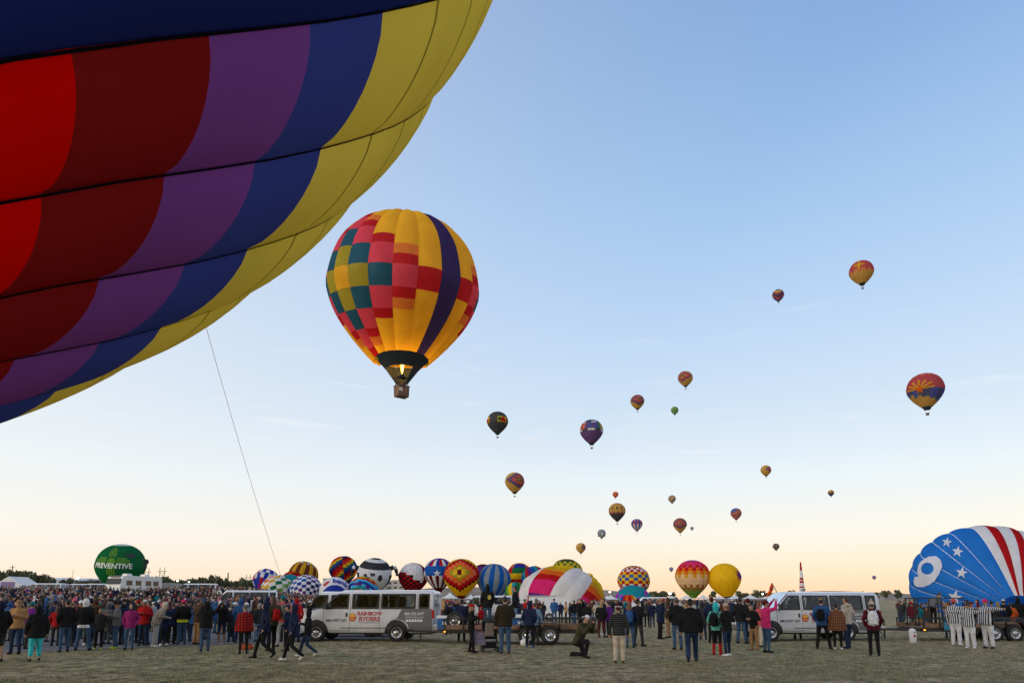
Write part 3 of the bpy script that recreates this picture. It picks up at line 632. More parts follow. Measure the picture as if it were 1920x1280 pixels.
decal(g, poly_flat([[(.14 * math.cos(a * PI / 8), .07 * math.sin(a * PI / 8)) for a in range(16)]]), R_(24), 1.05, bugm, 'bug', X, 1.0, 1.02)
for q in range(6):
    x = -.2 + .08 * q; decal(g, poly_flat([[(x, 0), (x - .1, .14), (x - .06, .15), (x + .03, 0)]]), R_(24), 1.05, bugm, 'bug_leg', X, 1.0, 1.018)
    y = -.3 + q * .12; decal(g, poly_flat([[(-.05, y), (-.35, y + .12 * (q - 2.5) / 2), (-.35, y + .12 * (q - 2.5) / 2 + .03), (-.05, y + .04)]]), R_(72), 1.3, bugm, 'bug_leg', X, 1.0, 1.018)
bb = MB(); bb.ell((.98, -.28, .16), (.10, .1, .12), 10, 8); bb.ell((.93, -.3, -.02), (.09, .09, .2), 10, 8); bb.ob('bug_body', bugm, g, True)
def zigzag(k, j, M, N):
    v = (j + (1.5 if (k // 2) % 2 else 0)) % 9; return 'red' if v < 3 else 'white' if v < 4.5 else 'royal'
gb('red, white and blue zigzag balloon at the left end of the ground group', 500, 1066, 47, 255, 20, gridspec(18, lambda k, j, M, N: ['royal', 'royal', 'red', 'white', 'royal', 'royal', 'red', 'royal', 'white'][(k * 2 + (j // 3 % 2) * 2 + j // 6) % 9]), (R_(-35), R_(20), 0), flat=1.0)
gb('orange red balloon behind the blue checkered one', 549, 1070.5, 42, 275, 20, checker(['red', 'orange', 'maroon', 'red'], 14), (R_(-40), 0, 0))
gb('teal balloon tucked behind the white and green one', 543, 1076.5, 44, 262, 20, gridspec(10, lambda k, j, M, N: 'turq' if j > 1 else 'red'), (R_(-40), 0, 0))
def g3f(k, j, M, N):
    q = (k + j) % 2
    if q: return 'white'
    return ['orange', 'orange', 'gold', 'gold', 'green', 'green', 'lime', 'lime', 'royal', 'blue', 'blue', 'royal'][min(11, max(0, j + int(3 * math.sin(k / N * 2 * PI)) - 1))]
gb('white balloon checked in orange, green and blue, front of the left group', 521, 1078, 60, 240, 16, gridspec(12, g3f), (R_(-30), R_(-15), 0))
g, X, _ = gb('brown and yellow striped balloon with white diamonds', 570, 1052, 54, 285, 20, lambda k, n: [(S_MOUTH, 'gold' if k % 2 else 'brown')], (R_(-10), R_(14), 0), 0, 'gore', wob=False)
for i in range(-3, 4): decal(g, poly_flat([[(0, .15), (.1, 0), (0, -.15), (-.1, 0)]]), (2 * i + .5) * 2 * PI / 20, .75, NY('white'), 'diamond', X, 1.0, 1.03)
gb('blue, white and purple checkered balloon, rounded low in the left group', 575, 1077, 57, 238, 20, gridspec(14, lambda k, j, M, N: 'white' if (k + j) % 2 else (['blue', 'royal', 'purple', 'purple', 'navy', 'navy'][(j // 2 + k // 5) % 6] if j < 12 else 'navy')), (R_(-38), 0, 0))
g, X, _ = gb('white balloon with blue centre and bank lettering, lying behind the van', 628, 1082, 55, 236, 22, lambda k, n: [(.90, 'royal'), (S_MOUTH, 'white')], (R_(118), 0, 0), 0, 'one', wob=False)
tm = text_flat('bank', .56, .02); tu = text_flat('us', .5, .03)
ob('lettering', map_flat(tm, lambda x, y: X @ surf(1.22 + y * .9, PI - .42 - x / .95, 1.035), 'lettering', NY('royal'), .08), g)
ob('lettering', map_flat(tu, lambda x, y: X @ surf(1.22 + y * .9, PI + .62 - x / .95, 1.035), 'lettering', NY('red'), .08), g)
gb('rainbow spiral balloon behind the van, tall in the left group', 644.5, 1042, 51, 290, 22, gridspec(20, lambda k, j, M, N: ['red', 'orange', 'yellow', 'green', 'royal', 'navy', 'maroon', 'red'][(j + k) % 8]), (R_(-8), R_(-8), 0))
# the one with a face: plain stand-in with striped cap and two pigtails
def capf(k, j, M, N):
    p = ((k + .5) / N * 2 * PI + PI) % (2 * PI) - PI
    if j < 2: return 'dgrey'
    if j < 4: return 'white'
    if j < 7: return 'dgrey'
    if j < 9: return 'white'
    if abs(p) > 1.15 or (j < 13 and abs(p) > 1.0): return 'dgrey'
    return 'white'
g, X, _ = gb('white and grey balloon with striped cap, pigtails and dark painted eyes', 703, 1045.5, 63, 262, 24, gridspec(18, capf), (R_(12), R_(4), 0), wob=False)
for s in (-1, 1):
    pg = MB(); pts_ = [(s * .9, 0, .28), (s * 1.12, 0, .42), (s * 1.24, 0, .28), (s * 1.3, -.02, .05)]
    for i in range(3): pg.tube(pts_[i], pts_[i + 1], .15 - .02 * i, .13 - .02 * i, 10, i % 2)
    pg.ell((s * 1.32, -.02, -.04), (.09, .09, .1), 8, 6, 0); pg.ob('pigtail', [NY('dgrey'), NY('white')], g, True)
    decal(g, poly_flat([[(.13 * math.cos(a * PI / 8), .2 * math.sin(a * PI / 8)) for a in range(16)]]), R_(s * 25 - 5), 1.58, NY('dgrey'), 'eye', X, 1.0, 1.03)
decal(g, poly_flat([[(-.16, .08), (.16, .08), (.1, -.12), (.03, -.02), (-.06, -.16), (-.1, -.02)]]), R_(-6), 1.4, NY('dgrey'), 'fringe', X, 1.0, 1.03)
decal(g, poly_flat([[(-.14, 0), (0, -.06), (.14, 0), (0, -.1)]]), R_(3), 2.05, NY('b2pink'), 'mouth', X, 1.0, 1.03)
gb('light blue balloon with rainbow squares, low behind the van', 682, 1080, 57, 238, 22, gridspec(16, lambda k, j, M, N: ['sky', 'sky', 'royal', 'purple', 'sky', 'turq', 'green', 'yellow', 'orange', 'red'][((k + j) // 2 + j) % 10] if 2 < j < 13 else 'sky'), (R_(-30), R_(25), 0))
gb('pink balloon top just over the van roof', 671, 1104.5, 36, 225, 16, lambda k, n: [(S_MOUTH, 'pink')], (R_(-40), 0, 0))
def whitechk(k, j, M, N):
    p = ((k + .5) / N * 2 * PI + PI) % (2 * PI) - PI; lim = 9.5 + 2.5 * math.sin(p * 1.6)
    return ('red' if (k + j) % 2 else 'black') if (j > lim or p > .85 or j < 2) else 'white'
gb('white balloon with red and black checks below, behind the van rear', 775.5, 1055, 54, 268, 24, gridspec(18, whitechk), (0, R_(4), 0))
g, X, _ = gb('red white and blue striped balloon with white star on a blue band', 824, 1046, 56, 266, 24, gridspec(18, lambda k, j, M, N: 'royal' if j < 3 else ('red' if k % 3 == 0 else 'white' if k % 3 == 1 else 'royal') if j < 7 else 'blue' if j < 11 else ('maroon' if k % 2 else 'white') if j < 17 else 'maroon'), (0, 0, 0), 0, 'gore', basket=True, skirt='maroon', wob=False)
for i in range(-1, 2): decal(g, poly_flat([star_poly(0, 0, .26)]), R_(-8 + i * 62), S_EQ + .12, NY('white'), 'star', X, 1.0, 1.03)
def diamond_y(k, j, M, N):
    p = ((k + .5) / N * 2 * PI - R_(-2) + PI) % (2 * PI) - PI; gi = abs(int(math.floor(p / (2 * PI / N) + .5))); d = gi * 1.0 + abs(j - 8.5) * .95
    ph = int(d)
    return 'maroon' if ph == 0 and abs(j - 8.5) < 1 else ['red', 'yellow', 'olive', 'orange', 'salmon', 'red', 'red', 'maroon'][ph] if d < 8 and gi < 7 else 'yellow'
gb('yellow balloon with large stepped diamond in red and orange', 865.5, 1047, 66, 262, 26, gridspec(19, diamond_y), (0, 0, 0), basket=True, skirt='maroon')
gb('purple red balloon mostly hidden behind the blue and grey one', 906, 1057, 40, 300, 18, gridspec(8, lambda k, j, M, N: 'maroon' if j < 2 else 'purple'), (0, 0, 0))
gb('blue and grey vertically striped balloon', 926.5, 1056.5, 63, 264, 20, lambda k, n: [(S_MOUTH, 'blue' if k % 2 else 'grey')], (0, R_(6), 0), 0, 'gore', basket=True, skirt='grey')
gb('balloon in blocks of red, green, blue and yellow', 974, 1055, 46, 300, 18, gridspec(12, lambda k, j, M, N: [['red', 'green'], ['royal', 'orange'], ['red', 'green'], ['yellow', 'yellow'], ['red', 'maroon'], ['green', 'turq']][(j // 2) % 6][(k // 2 + j // 4) % 2]), (0, 0, 0))
gb('green and yellow balloon low behind the standing pair on the trailer', 967, 1091, 40, 250, 16, lambda k, n: [(S_MOUTH, ['green', 'lime', 'yellow', 'turq'][k % 4])], (R_(-30), 0, 0))
gb('blue and red gored balloon rising behind the big rainbow one', 1001, 1061, 48, 290, 20, lambda k, n: [(S_MOUTH, ['blue', 'turq', 'red', 'purple'][k % 4])], (R_(-20), R_(-20), 0), 0, 'gore')
gb('green and yellow checkered balloon dome behind the big rainbow one', 1062, 1047.5, 62, 280, 24, gridspec(18, lambda k, j, M, N: 'brown' if j < 4 and (k + j) % 2 else 'yellow' if (k + j) % 2 else 'green'), (0, 0, 0))
g, X, _ = gb('small yellow smiling balloon right of the rainbow one', 1104, 1074, 17, 420, 16, lambda k, n: [(S_MOUTH, 'yellow')], (0, 0, 0), wob=False)
for s in (-1, 1): decal(g, poly_flat([[(.1 * math.cos(a * PI / 6), .16 * math.sin(a * PI / 6)) for a in range(12)]]), R_(s * 20 + 15), 1.2, BLKT, 'eye', X)
decal(g, poly_flat([[(-.4, 0), (-.2, -.2), (.2, -.2), (.4, 0), (.25, -.3), (-.25, -.3)]]), R_(15), 1.55, BLKT, 'mouth', X)
def DIRM(a, f=(0, -1, 0)):
    a = Vector(a).normalized(); f = Vector(f); e = (f - a * f.dot(a)).normalized(); return Matrix(((-e).cross(a), -e, a)).transposed()
def rainb(k, j, M, N):
    if k in (13, 14, 17, 0): return 'white'
    return ['green', 'lime', 'lime', 'yellow', 'yellow', 'gold', 'orange', 'red', 'hotpink', 'hotpink', 'purple', 'purple', 'purple', 'purple'][j]
mm = Matrix(((1, 0, 0), (0, 1, 0), (0, 0, .66)))
gb('big rainbow and white balloon lying half inflated behind the trailer', 1053, 1062, 160, 104, 18, gridspec(14, rainb), DIRM((.45, .5, .74)), 0, 'gore', flat=.8, bulge=.03)
gb('blue, red, yellow and white checkered balloon standing alone at centre right', 1187.5, 1060, 59, 270, 22, gridspec(15, lambda k, j, M, N: 'blue' if j < 2 else ['yellow', 'red', 'white', 'red', 'yellow', 'blue'][(j - 2 + (k % 2)) // 1 % 6] if j < 10 else 'blue' if k % 2 else 'yellow'), (0, 0, 0))
gb('purple and teal balloon lying low below the checkered one', 1186, 1097, 67, 180, 20, gridspec(13, lambda k, j, M, N: 'turq' if j < 3 else ('violet' if (k // 2 + j // 2) % 2 else 'turq') if j < 6 else 'violet' if j < 8 else 'turq' if (k // 2) % 2 else 'violet'), (R_(40), 0, 0), flat=.9)
gb('small rainbow striped balloon top in front of the purple one', 1178, 1114.5, 36, 150, 20, lambda k, n: [(.25, 'white'), (S_MOUTH, ['red', 'orange', 'yellow', 'cream', 'sky', 'royal'][k % 6])], (R_(-20), 0, 0), flat=.9)
def ombre(k, j, M, N):
    q = j + (2 if k % 2 else 0)
    return 'royal' if q < 3 else 'lilac' if q < 5 else 'hotpink' if q < 8 else 'pink' if q < 10 else 'red' if q < 12 else 'orange' if q < 14 else 'gold' if q < 16 else 'cream' if q < 22 else 'tan' if q < 25 else 'lime'
gb('pink to orange to white jagged balloon standing at right of centre', 1297.5, 1049.5, 63, 258, 26, gridspec(28, ombre), (0, 0, 0), basket=True, skirt='lime')
g, X, _ = gb('plain yellow balloon with blue and red starburst', 1357, 1055.5, 60, 255, 20, lambda k, n: [(S_MOUTH, 'yellow')], (0, R_(-8), 0), 0, 'gore', bulge=.012, basket=True, skirt='navy', wob=False)
decal(g, poly_flat([star_poly(0, 0, .5, 8, .22, 0)]), R_(66), S_EQ - .05, NY('red'), 'starburst', X, 1.0, 1.025); decal(g, poly_flat([star_poly(0, 0, .42, 8, .28, PI / 8)]), R_(66), S_EQ - .05, NY('royal'), 'starburst', X, 1.0, 1.03)
# --- blue starred balloon swelling at the right edge: mouth towards us, low right
d9 = 100; c9 = at(1846, 1091, d9); yaw = -math.atan2(c9.x, c9.y)
a9 = Vector((-.28, .89, .36)).normalized(); e0 = (Vector((0, 0, 1)) - a9 * a9.z).normalized(); X9 = Matrix.Diagonal((1, 1, .86)) @ Matrix(((-e0).cross(a9), -e0, a9)).transposed()
def spec9(k, n):
    blue = 9 if False else None
    kk = k % n
    col = 'white' if kk < 7 else 'b9blue'
    return [(S_MOUTH + .1, col)]
b9 = balloon('bright blue balloon with white stars, white numeral and red stripes at right edge', c9, 115 / FPX * d9 * 1.06, 22, spec9, 'gore', .03, 8, .09, R_(-11), X9, None, False, wob=0, tapes=(pm('tape_white', (.8, .8, .82), .7), .004))
WS = NY('white')
for k in range(7):
    V = []; F = []; D9 = 2 * PI / 22
    for i in range(31):
        s = .05 + (S_MOUTH + .05) * i / 30; q = min(1, s / .5)
        for j in range(5): u = .5 + j / 8; V.append(X9 @ surf(s, R_(-11) + (k + u) * D9, 1.003 + .03 * q * (4 * u * (1 - u)) ** .75))
    for i in range(30):
        for j in range(4): F.append((i * 5 + j, i * 5 + j + 5, i * 5 + j + 6, i * 5 + j + 1))
    ob('stripe', me('stripe', V, F, [NY('red')], smooth=True), b9)
# ---------------------------------------------------------------- vehicles
PAINT = pm('van_paint', (.56, .56, .60), .28, var=.08, vscale=3, coat=.6, spec=.5); LINER = pm('van_liner', (.07, .065, .06), .9); RUB = pm('rubber', (.012, .012, .013), .75, var=.3, vscale=20); WRAP = pm('wrap_grey', (.13, .13, .14), .35)
CHROME = pm('chrome', (.6, .6, .62), .22, 1); STEEL = pm('rim_silver', (.5, .5, .52), .3, .9); BLACKP = pm('black_plastic', (.018, .018, .02), .5); SEATM = pm('seat_grey', (.06, .06, .065), .9)
TAIL = pm('tail_lamp', (.45, .01, .012), .25); HEADL = pm('head_lamp', (.7, .72, .75), .1); AMBER = emit('amber_marker', (1, .35, .03), 2.5); TRED = pm('print_red', (.42, .02, .03), .5); TDARK = pm('print_dark', (.03, .03, .035), .5); TWHITE = pm('print_pale', (.75, .75, .78), .5); TYEL = pm('print_gold', (.75, .4, .03), .5)
def glass_mat():
    m = bpy.data.materials.new('van_glass'); m.use_nodes = True; t = m.node_tree; t.nodes.clear(); n = t.nodes.new; l = t.links.new
    o = n('ShaderNodeOutputMaterial'); tr = n('ShaderNodeBsdfTransparent'); tr.inputs[0].default_value = (.58, .62, .62, 1); g = n('ShaderNodeBsdfGlossy'); g.inputs['Roughness'].default_value = .03; g.inputs[0].default_value = (.9, .9, .9, 1)
    f = n('ShaderNodeFresnel'); f.inputs[0].default_value = 1.5; mx = n('ShaderNodeMixShader'); l(f.outputs[0], mx.inputs[0]); l(tr.outputs[0], mx.inputs[1]); l(g.outputs[0], mx.inputs[2]); l(mx.outputs[0], o.inputs[0]); return m
GLASS = glass_mat()
LZ = [.36, .42, .62, .95, 1.30, 1.37, 1.93, 2.0, 2.06, 2.10, 2.12]; LH = [.93, .99, 1.01, 1.0, .985, .98, .885, .85, .72, .42, 0]
SX = [(-2.98, 1.96), (-2.93, 2.06), (-2.79, 2.10), (-2.38, 2.12), (-2.21, 2.12), (-.80, 2.12), (-.68, 2.12), (.43, 2.12), (.61, 2.12), (.98, 2.10), (1.05, 2.05), (1.48, 1.56), (1.62, 1.40), (1.72, 1.33), (2.3, 1.24), (2.7, 1.14), (2.88, 1.0), (2.96, .82)]
WCELL = [(-2.79, -2.38), (-2.21, -.80), (-.68, .43), (.61, .98), (.98, 1.05), (1.05, 1.48)]
def hw(z): return float(np.interp(z, LZ, LH))
def ringpts(x, zt, inset=0.0):
    n = len(LZ); out = []; m = next((i for i, z in enumerate(LZ) if z > zt), n); taper = 1 - .14 * max(0, (x - 2.2) / .76) ** 2 if x > 2.2 else 1
    for i, z in enumerate(LZ):
        if i < m: h = LH[i]; zz = z
        else:
            u = (i - m + 1) / (n - m) if n > m else 1; h = hw(zt) * (1 - u ** 2.2); zz = zt + .02 * u - .02 * (1 - u)
            if i == n - 1: h = 0
        if x > 2.85 and i == 0: zz += .12
        out.append(Vector((x, max(0, h * taper - inset), min(zz, 2.12) - (inset if zz > 1.95 else 0))))
    return out
def van_shell(inset, xs):
    rows = []; n = len(LZ)
    for x, zt in xs:
        p = ringpts(x, zt, inset); rows.append(p + [Vector((q.x, -q.y, q.z)) for q in p[:-1]][::-1])
    V = [v for r in rows for v in r]; m = len(rows[0]); F = []; G = []
    iscell = lambda a, b: any(abs(a - c) < 1e-6 and abs(b - d) < 1e-6 for c, d in WCELL)
    for i in range(len(xs) - 1):
        for j in range(m - 1):
            jj = j if j < n - 1 else m - 2 - j
            f = (i * m + j, (i + 1) * m + j, (i + 1) * m + j + 1, i * m + j + 1)
            if jj == 5 and iscell(xs[i][0], xs[i + 1][0]): continue
            if 10 <= i <= 12 and jj >= (6 if i == 10 else 5): G.append(f); continue
            F.append(f)
    return V, F, G, m
def van_side(x, z, off, s=1): return Vector((x, s * (hw(z) + off), z))
def wheel_into(parent, loc, r=.37, wd=.25, side=1, rimr=.62, name='wheel', holes=8):
    w_ = ob(name, None, parent, loc=loc); k = side
    MB().lathe([(r * rimr, -wd / 2), (r * .93, -wd / 2), (r, -wd * .36), (r, wd * .36), (r * .93, wd / 2), (r * rimr, wd / 2), (r * rimr * .98, wd * .3), (r * rimr * .98, -wd * .3), (r * rimr, -wd / 2)], axis='Y', n=32).ob('tyre', RUB, w_, True)
    rim = MB().lathe([(r * rimr, k * wd * .46), (r * rimr * .9, k * wd * .48), (r * rimr * .82, k * wd * .3), (r * rimr * .4, k * wd * .38), (r * rimr * .3, k * wd * .5), (.001, k * wd * .52)], axis='Y', n=24)
    ro = rim.ob('rim', STEEL, w_, True); hm = MB().ell((0, 0, 0), (r * .075, .012, r * .1), 8, 6).mesh('rim_hole', BLACKP)
    for i in range(holes):
        a = 2 * PI * i / holes; h = ob('rim_hole', hm, w_, loc=(r * rimr * .62 * math.cos(a), k * wd * .36, r * rimr * .62 * math.sin(a))); h.rotation_euler.y = PI / 2 - a
    return w_
def make_van(label, letters=True, group=None):
    r = ob('passenger_van', None, label=label, cat='van', group=group)
    V, F, G, m = van_shell(0, SX)
    last = len(SX) - 1; F2 = F + [tuple(range(m)), tuple(last * m + q for q in range(m - 1, -1, -1))]
    body = ob('body', me('body', V, F2, [PAINT], smooth=False), r)
    body.data.polygons.foreach_set('use_smooth', [len(p.vertices) == 4 for p in body.data.polygons])
    ob('windscreen', me('windscreen', V, G, [GLASS], smooth=True), r)
    V, F, G, m = van_shell(.035, SX[1:14]); ob('liner', me('liner', V, F, [LINER]), r)
    MB().box((-.6, 0, .62), (4.6, 1.7, .06)).ob('floor_panel', LINER, r)
    st = MB()
    for sx in (.55, -.35, -1.15, -1.95, -2.6):
        for sy in ((-.45, .45) if sx > 0 else (-.5, 0, .5)):
            st.box((sx, sy, 1.05), (.5, .46, .14)); st.box((sx - .22, sy, 1.4), (.13, .46, .66), rot=(0, -.15, 0)); st.box((sx - .28, sy, 1.78), (.09, .26, .16))
    st.ob('seat', SEATM, r)
    for s in (1, -1):
        for x0, x1 in ((-2.79, -2.38), (-2.21, -.80), (-.68, .43), (.61, 1.48)):
            top0 = 1.93; front = x1 == 1.48
            pts = [(x0, 1.37), (x1, 1.37), (x1, 1.56), (1.05, 1.93), (x0, 1.93)] if front else [(x0, 1.37), (x1, 1.37), (x1, 1.93), (x0, 1.93)]
            p3 = [van_side(x, z, -.012, s) for x, z in pts]
            wdw = ob('window', me('window', p3, [tuple(range(len(p3)))], [GLASS]), r)
            cx = sum(p[0] for p in pts) / len(pts); cz = sum(p[1] for p in pts) / len(pts)
            def rnd(pp, k):
                out = []; nn = len(pp)
                for i in range(nn):
                    a, b, c = Vector(pp[i - 1]), Vector(pp[i]), Vector(pp[(i + 1) % nn])
                    for t in (0, .33, .67, 1):
                        p = b + (a - b).normalized() * k * (1 - t) ** 2 + (c - b).normalized() * k * t ** 2; out.append((p.x, p.y))
                return out
            outer = rnd([(cx + (x - cx) * 1.0 + (.03 if x > cx else -.03), cz + (z - cz) + (.03 if z > cz else -.03)) for x, z in pts], .05)
            inner = rnd([(x + (-.035 if x > cx else .035), z + (-.035 if z > cz else .035)) for x, z in pts], .07)
            nn = len(outer); fv = [van_side(x, z, .006, s) for x, z in outer] + [van_side(x, z, .006, s) for x, z in inner]
            ob('window_frame', me('window_frame', fv, [(i, (i + 1) % nn, nn + (i + 1) % nn, nn + i) for i in range(nn)], [BLACKP]), wdw)
            if front: mb = MB(); mb.box((1.52, s * 1.12, 1.45), (.12, .2, .26)); mb.box((1.5, s * 1.02, 1.42), (.05, .12, .06)); mb.ob('mirror', BLACKP, r)
        # door seams
        for x0, z0, x1, z1 in ((.52, .45, .52, 1.95), (1.64, .75, 1.64, 1.36), (-.74, .45, -.74, 1.98), (.52, .44, 1.4, .44), (-2.3, .95, -2.3, 1.98), (-2.9, 1.33, 1.6, 1.33)):
            nn = 12; vv = []
            for i in range(nn + 1):
                x = x0 + (x1 - x0) * i / nn; z = z0 + (z1 - z0) * i / nn
                dx, dz = (.008, 0) if x0 == x1 else (0, .008)
                vv += [van_side(x - dx, z - dz, .003, s), van_side(x + dx, z + dz, .003, s)]
            ob('door_seam', me('door_seam', vv, [(2 * i, 2 * i + 2, 2 * i + 3, 2 * i + 1) for i in range(nn)], [BLACKP]), r)
        MB().box((.66, s * 1.015, 1.1), (.06, .03, .17)).ob('door_handle', BLACKP, r); MB().box((-.2, s * 1.012, .56), (2.2, .016, .035)).ob('side_moulding', WRAP, r)
        bm_ = poly_flat([[(-2.94, .46), (-1.98, .46), (-1.93, .70), (-1.75, .86), (-1.46, .92), (-1.2, .86), (-1.12, .72), (-1.28, .84), (-1.5, 1.0), (-1.66, 1.34), (-2.93, 1.34)]])
        ob('wrap_panel', map_flat(bm_, lambda x, y: van_side(x, y, .004, s), 'wrap_panel', WRAP, .12), r)
        for wx in (1.92, -1.46):
            am = [(wx + .5 * math.cos(a), .37 + .52 * math.sin(a)) for a in np.linspace(0, PI, 17)]; am = [(wx + .5, .36)] + am + [(wx - .5, .36)]
            ob('wheel_arch', map_flat(poly_flat([am]), lambda x, y: van_side(x, max(y, .36), .008, s), 'wheel_arch', BLACKP, .1), r)
            wheel_into(r, (wx, s * .90, .37), side=s)
        ob('head_lamp', MB().box((2.9, s * .68, .95), (.1, .34, .2)).mesh('head_lamp', HEADL), r)
        MB().box((-2.965, s * .94, 1.12), (.09, .13, .34)).ob('tail_lamp', TAIL, r)
        sgn = -1 if s > 0 else 1
        if letters:
            put = lambda bm2, cx, cz, mt, nm, k=1: ob(nm, map_flat(bm2, lambda x, y: van_side(cx + sgn * x, cz + y, .010, s), nm, mt, .15), r)
            put(text_flat('RAINBOW', .218, .006), -.31, 1.135, TRED, 'lettering'); put(text_flat('RYDERS', .25, .006), -.31, .915, TRED, 'lettering'); put(text_flat('HOT AIR BALLOON RIDE CO.', .062), -.31, .775, TDARK, 'lettering')
            put(text_flat('#BUCKET LIST', .14, .003), 1.08, .86, TDARK, 'lettering')
            put(text_flat('800.725.2477', .15, .002), -2.19, 1.13, TWHITE, 'lettering'); put(text_flat('rainbowryders.com', .10), -2.19, 1.0, TWHITE, 'lettering')
            for i in range(6): put(poly_flat([[(-.045, -.05), (.045, -.05), (.045, .05), (-.045, .05)]]), -2.19 + sgn * (i - 2.5) * .12, .86, TWHITE, 'icon')
            lg = ob('logo', map_flat(poly_flat([[(.155 * math.cos(a * PI / 12), .155 * math.sin(a * PI / 12) * (1 if math.sin(a * PI / 12) > 0 else 1.15)) for a in range(24)]]), lambda x, y: van_side(.40 + sgn * x, 1.0 + y, .008, s), 'logo', TRED, .1), r)
            ob('logo_ring', map_flat(poly_flat([[(.125 * math.cos(a * PI / 12), .125 * math.sin(a * PI / 12)) for a in range(24)]]), lambda x, y: van_side(.40 + sgn * x, 1.01 + y, .011, s), 'logo_ring', TYEL, .1), lg)
            ob('logo_bar', map_flat(poly_flat([[(-.13, -.03), (.13, -.03), (.12, .02), (-.12, .02)]]), lambda x, y: van_side(.40 + sgn * x, .98 + y, .014, s), 'logo_bar', TRED, .1), lg)
    MB().box((2.98, 0, .58), (.16, 1.8, .2)).ob('front_bumper', CHROME, r); MB().box((-3.06, 0, .55), (.2, 1.96, .2)).box((-3.0, 0, .44), (.14, 1.9, .08)).ob('rear_bumper', CHROME, r)
    MB().box((2.935, 0, .95), (.06, .95, .26)).ob('grille', BLACKP, r)
    for s in (-1, 1): MB().box((-2.978, s * .45, 1.66), (.02, .66, .5)).ob('rear_window', pm('rear_glass', (.25, .27, .3), .05, spec=1), r)
    MB().box((-2.985, 0, 1.2), (.012, .02, 1.5)).ob('door_seam', BLACKP, r)
    MB().box((-.4, 0, .36), (4.9, 1.4, .14)).ob('underbody', BLACKP, r)
    return r
def put_van(v, px_mid, py_wheel, yaw, d=None):
    d = d or gd(py_wheel, px_mid); v.location = (gx(px_mid, d), d + .9, terrain(gx(px_mid, d), d)); v.rotation_euler.z = yaw
van1 = make_van('white passenger van with grey rear wrap and red lettering, left of the trailer'); put_van(van1, 668, 1204, PI - R_(4)); van1.location.x = gx(737, 27.2) - 1.46
van2 = dup(van1, label='white passenger van at right with orange flag off its nose', group='white passenger vans'); van1['group'] = 'white passenger vans'
put_van(van2, 1545, 1200.5, PI + R_(3)); van2.location.x = gx(1623, 28.3) - 1.46
van3 = make_van('white van parked just behind the nose of the lettered van', False, 'white passenger vans'); put_van(van3, 640, 1190, PI - R_(2), 32.5)
for x, dd, yw, lb in ((440, 57, PI + R_(25), 'white van behind the crowd, nearest right of the bare mound'), (172, 98, PI + R_(12), 'white van under the motorhome behind the left crowd'), (140, 104, PI + R_(10), 'white van right of the small peaked tent at left'), (911, 62, PI, 'white van behind the pair standing on the trailer'), (72, 96, PI, 'white van behind the crowd beside the far left tent'), (1222, 88, PI, 'white van with dark glass behind the crowd at centre right'), (355, 92, PI + R_(15), 'white van far behind the crowd, in front of the trees')):
    put_van(dup(van3, label=lb, group='white passenger vans'), x, 1150, yw, dd)
# motorhome
def motorhome():
    d = 95; x = gx(250, d); r = ob('motorhome', None, loc=(x, d, terrain(x, d)), label='cream motorhome in front of the green balloon', cat='motorhome'); r.rotation_euler.z = PI + R_(76); W = pm('rv_cream', (.7, .69, .66), .4)
    MB().prism([(-3.7, .5), (3.3, .5), (3.75, 1.0), (3.8, 1.6), (3.55, 2.1), (3.35, 2.95), (3.0, 3.1), (-3.6, 3.1), (-3.75, 2.9)], -1.2, 1.2).ob('body', W, r)
    MB().box((3.62, 0, 2.35), (.12, 2.1, .75), rot=(0, -.23, 0)).ob('windscreen', pm('rv_glass', (.02, .022, .026), .08), r)
    MB().box((3.4, 0, 3.0), (.5, 1.5, .12)).ob('visor', BLACKP, r)
    for s in (-1, 1):
        for q in (-2.6, -1.2, .6, 2.2): MB().box((q, s * 1.21, 2.15), (1.0, .03, .65)).ob('window', pm('rv_glass', (.02, .022, .026), .08), r)
        MB().box((0, s * 1.205, 1.25), (7.2, .02, .12)).ob('stripe', pm('rv_stripe', (.2, .3, .42), .5), r)
        for q in (2.4, -2.2): wheel_into(r, (q, s * 1.08, .42), .42, side=s)
        MB().box((3.7, s * .85, 1.2), (.12, .4, .25)).ob('head_lamp', HEADL, r)
    for q in (1.4, -1.8): MB().box((q, 0, 3.26), (1.0, .8, .32), top=.85).ob('roof_unit', W, r)
motorhome()
# enclosed trailer behind the black one
def box_trailer():
    d = 58; x0, x1 = gx(973, d), gx(1066, d); r = ob('enclosed_trailer', None, loc=((x0 + x1) / 2, d, 0), label='long white enclosed trailer behind the people on the black trailer', cat='trailer'); L = x1 - x0; W = pm('trailer_white', (.66, .67, .7), .4, var=.05, vscale=2)
    MB().box((0, 0, 1.18), (L, 2.1, 1.6)).ob('body', W, r)
    for i in range(7): MB().box((-L / 2 + (i + .5) * L / 7, -1.06, 1.18), (.03, .03, 1.56)).ob('panel_rib', W, r)
    MB().box((-.2, 0, 2.06), (L * .62, .9, .1)).ob('roof_rack', pm('rack_grey', (.3, .32, .3), .6), r)
    for q in (-.5, .4): wheel_into(r, (q, -1.0, .34), .34, .22, -1)
    MB().path([(L / 2, 0, .5), (L / 2 + 1.2, 0, .5)], .06).ob('tongue', BLACKP, r)
box_trailer()
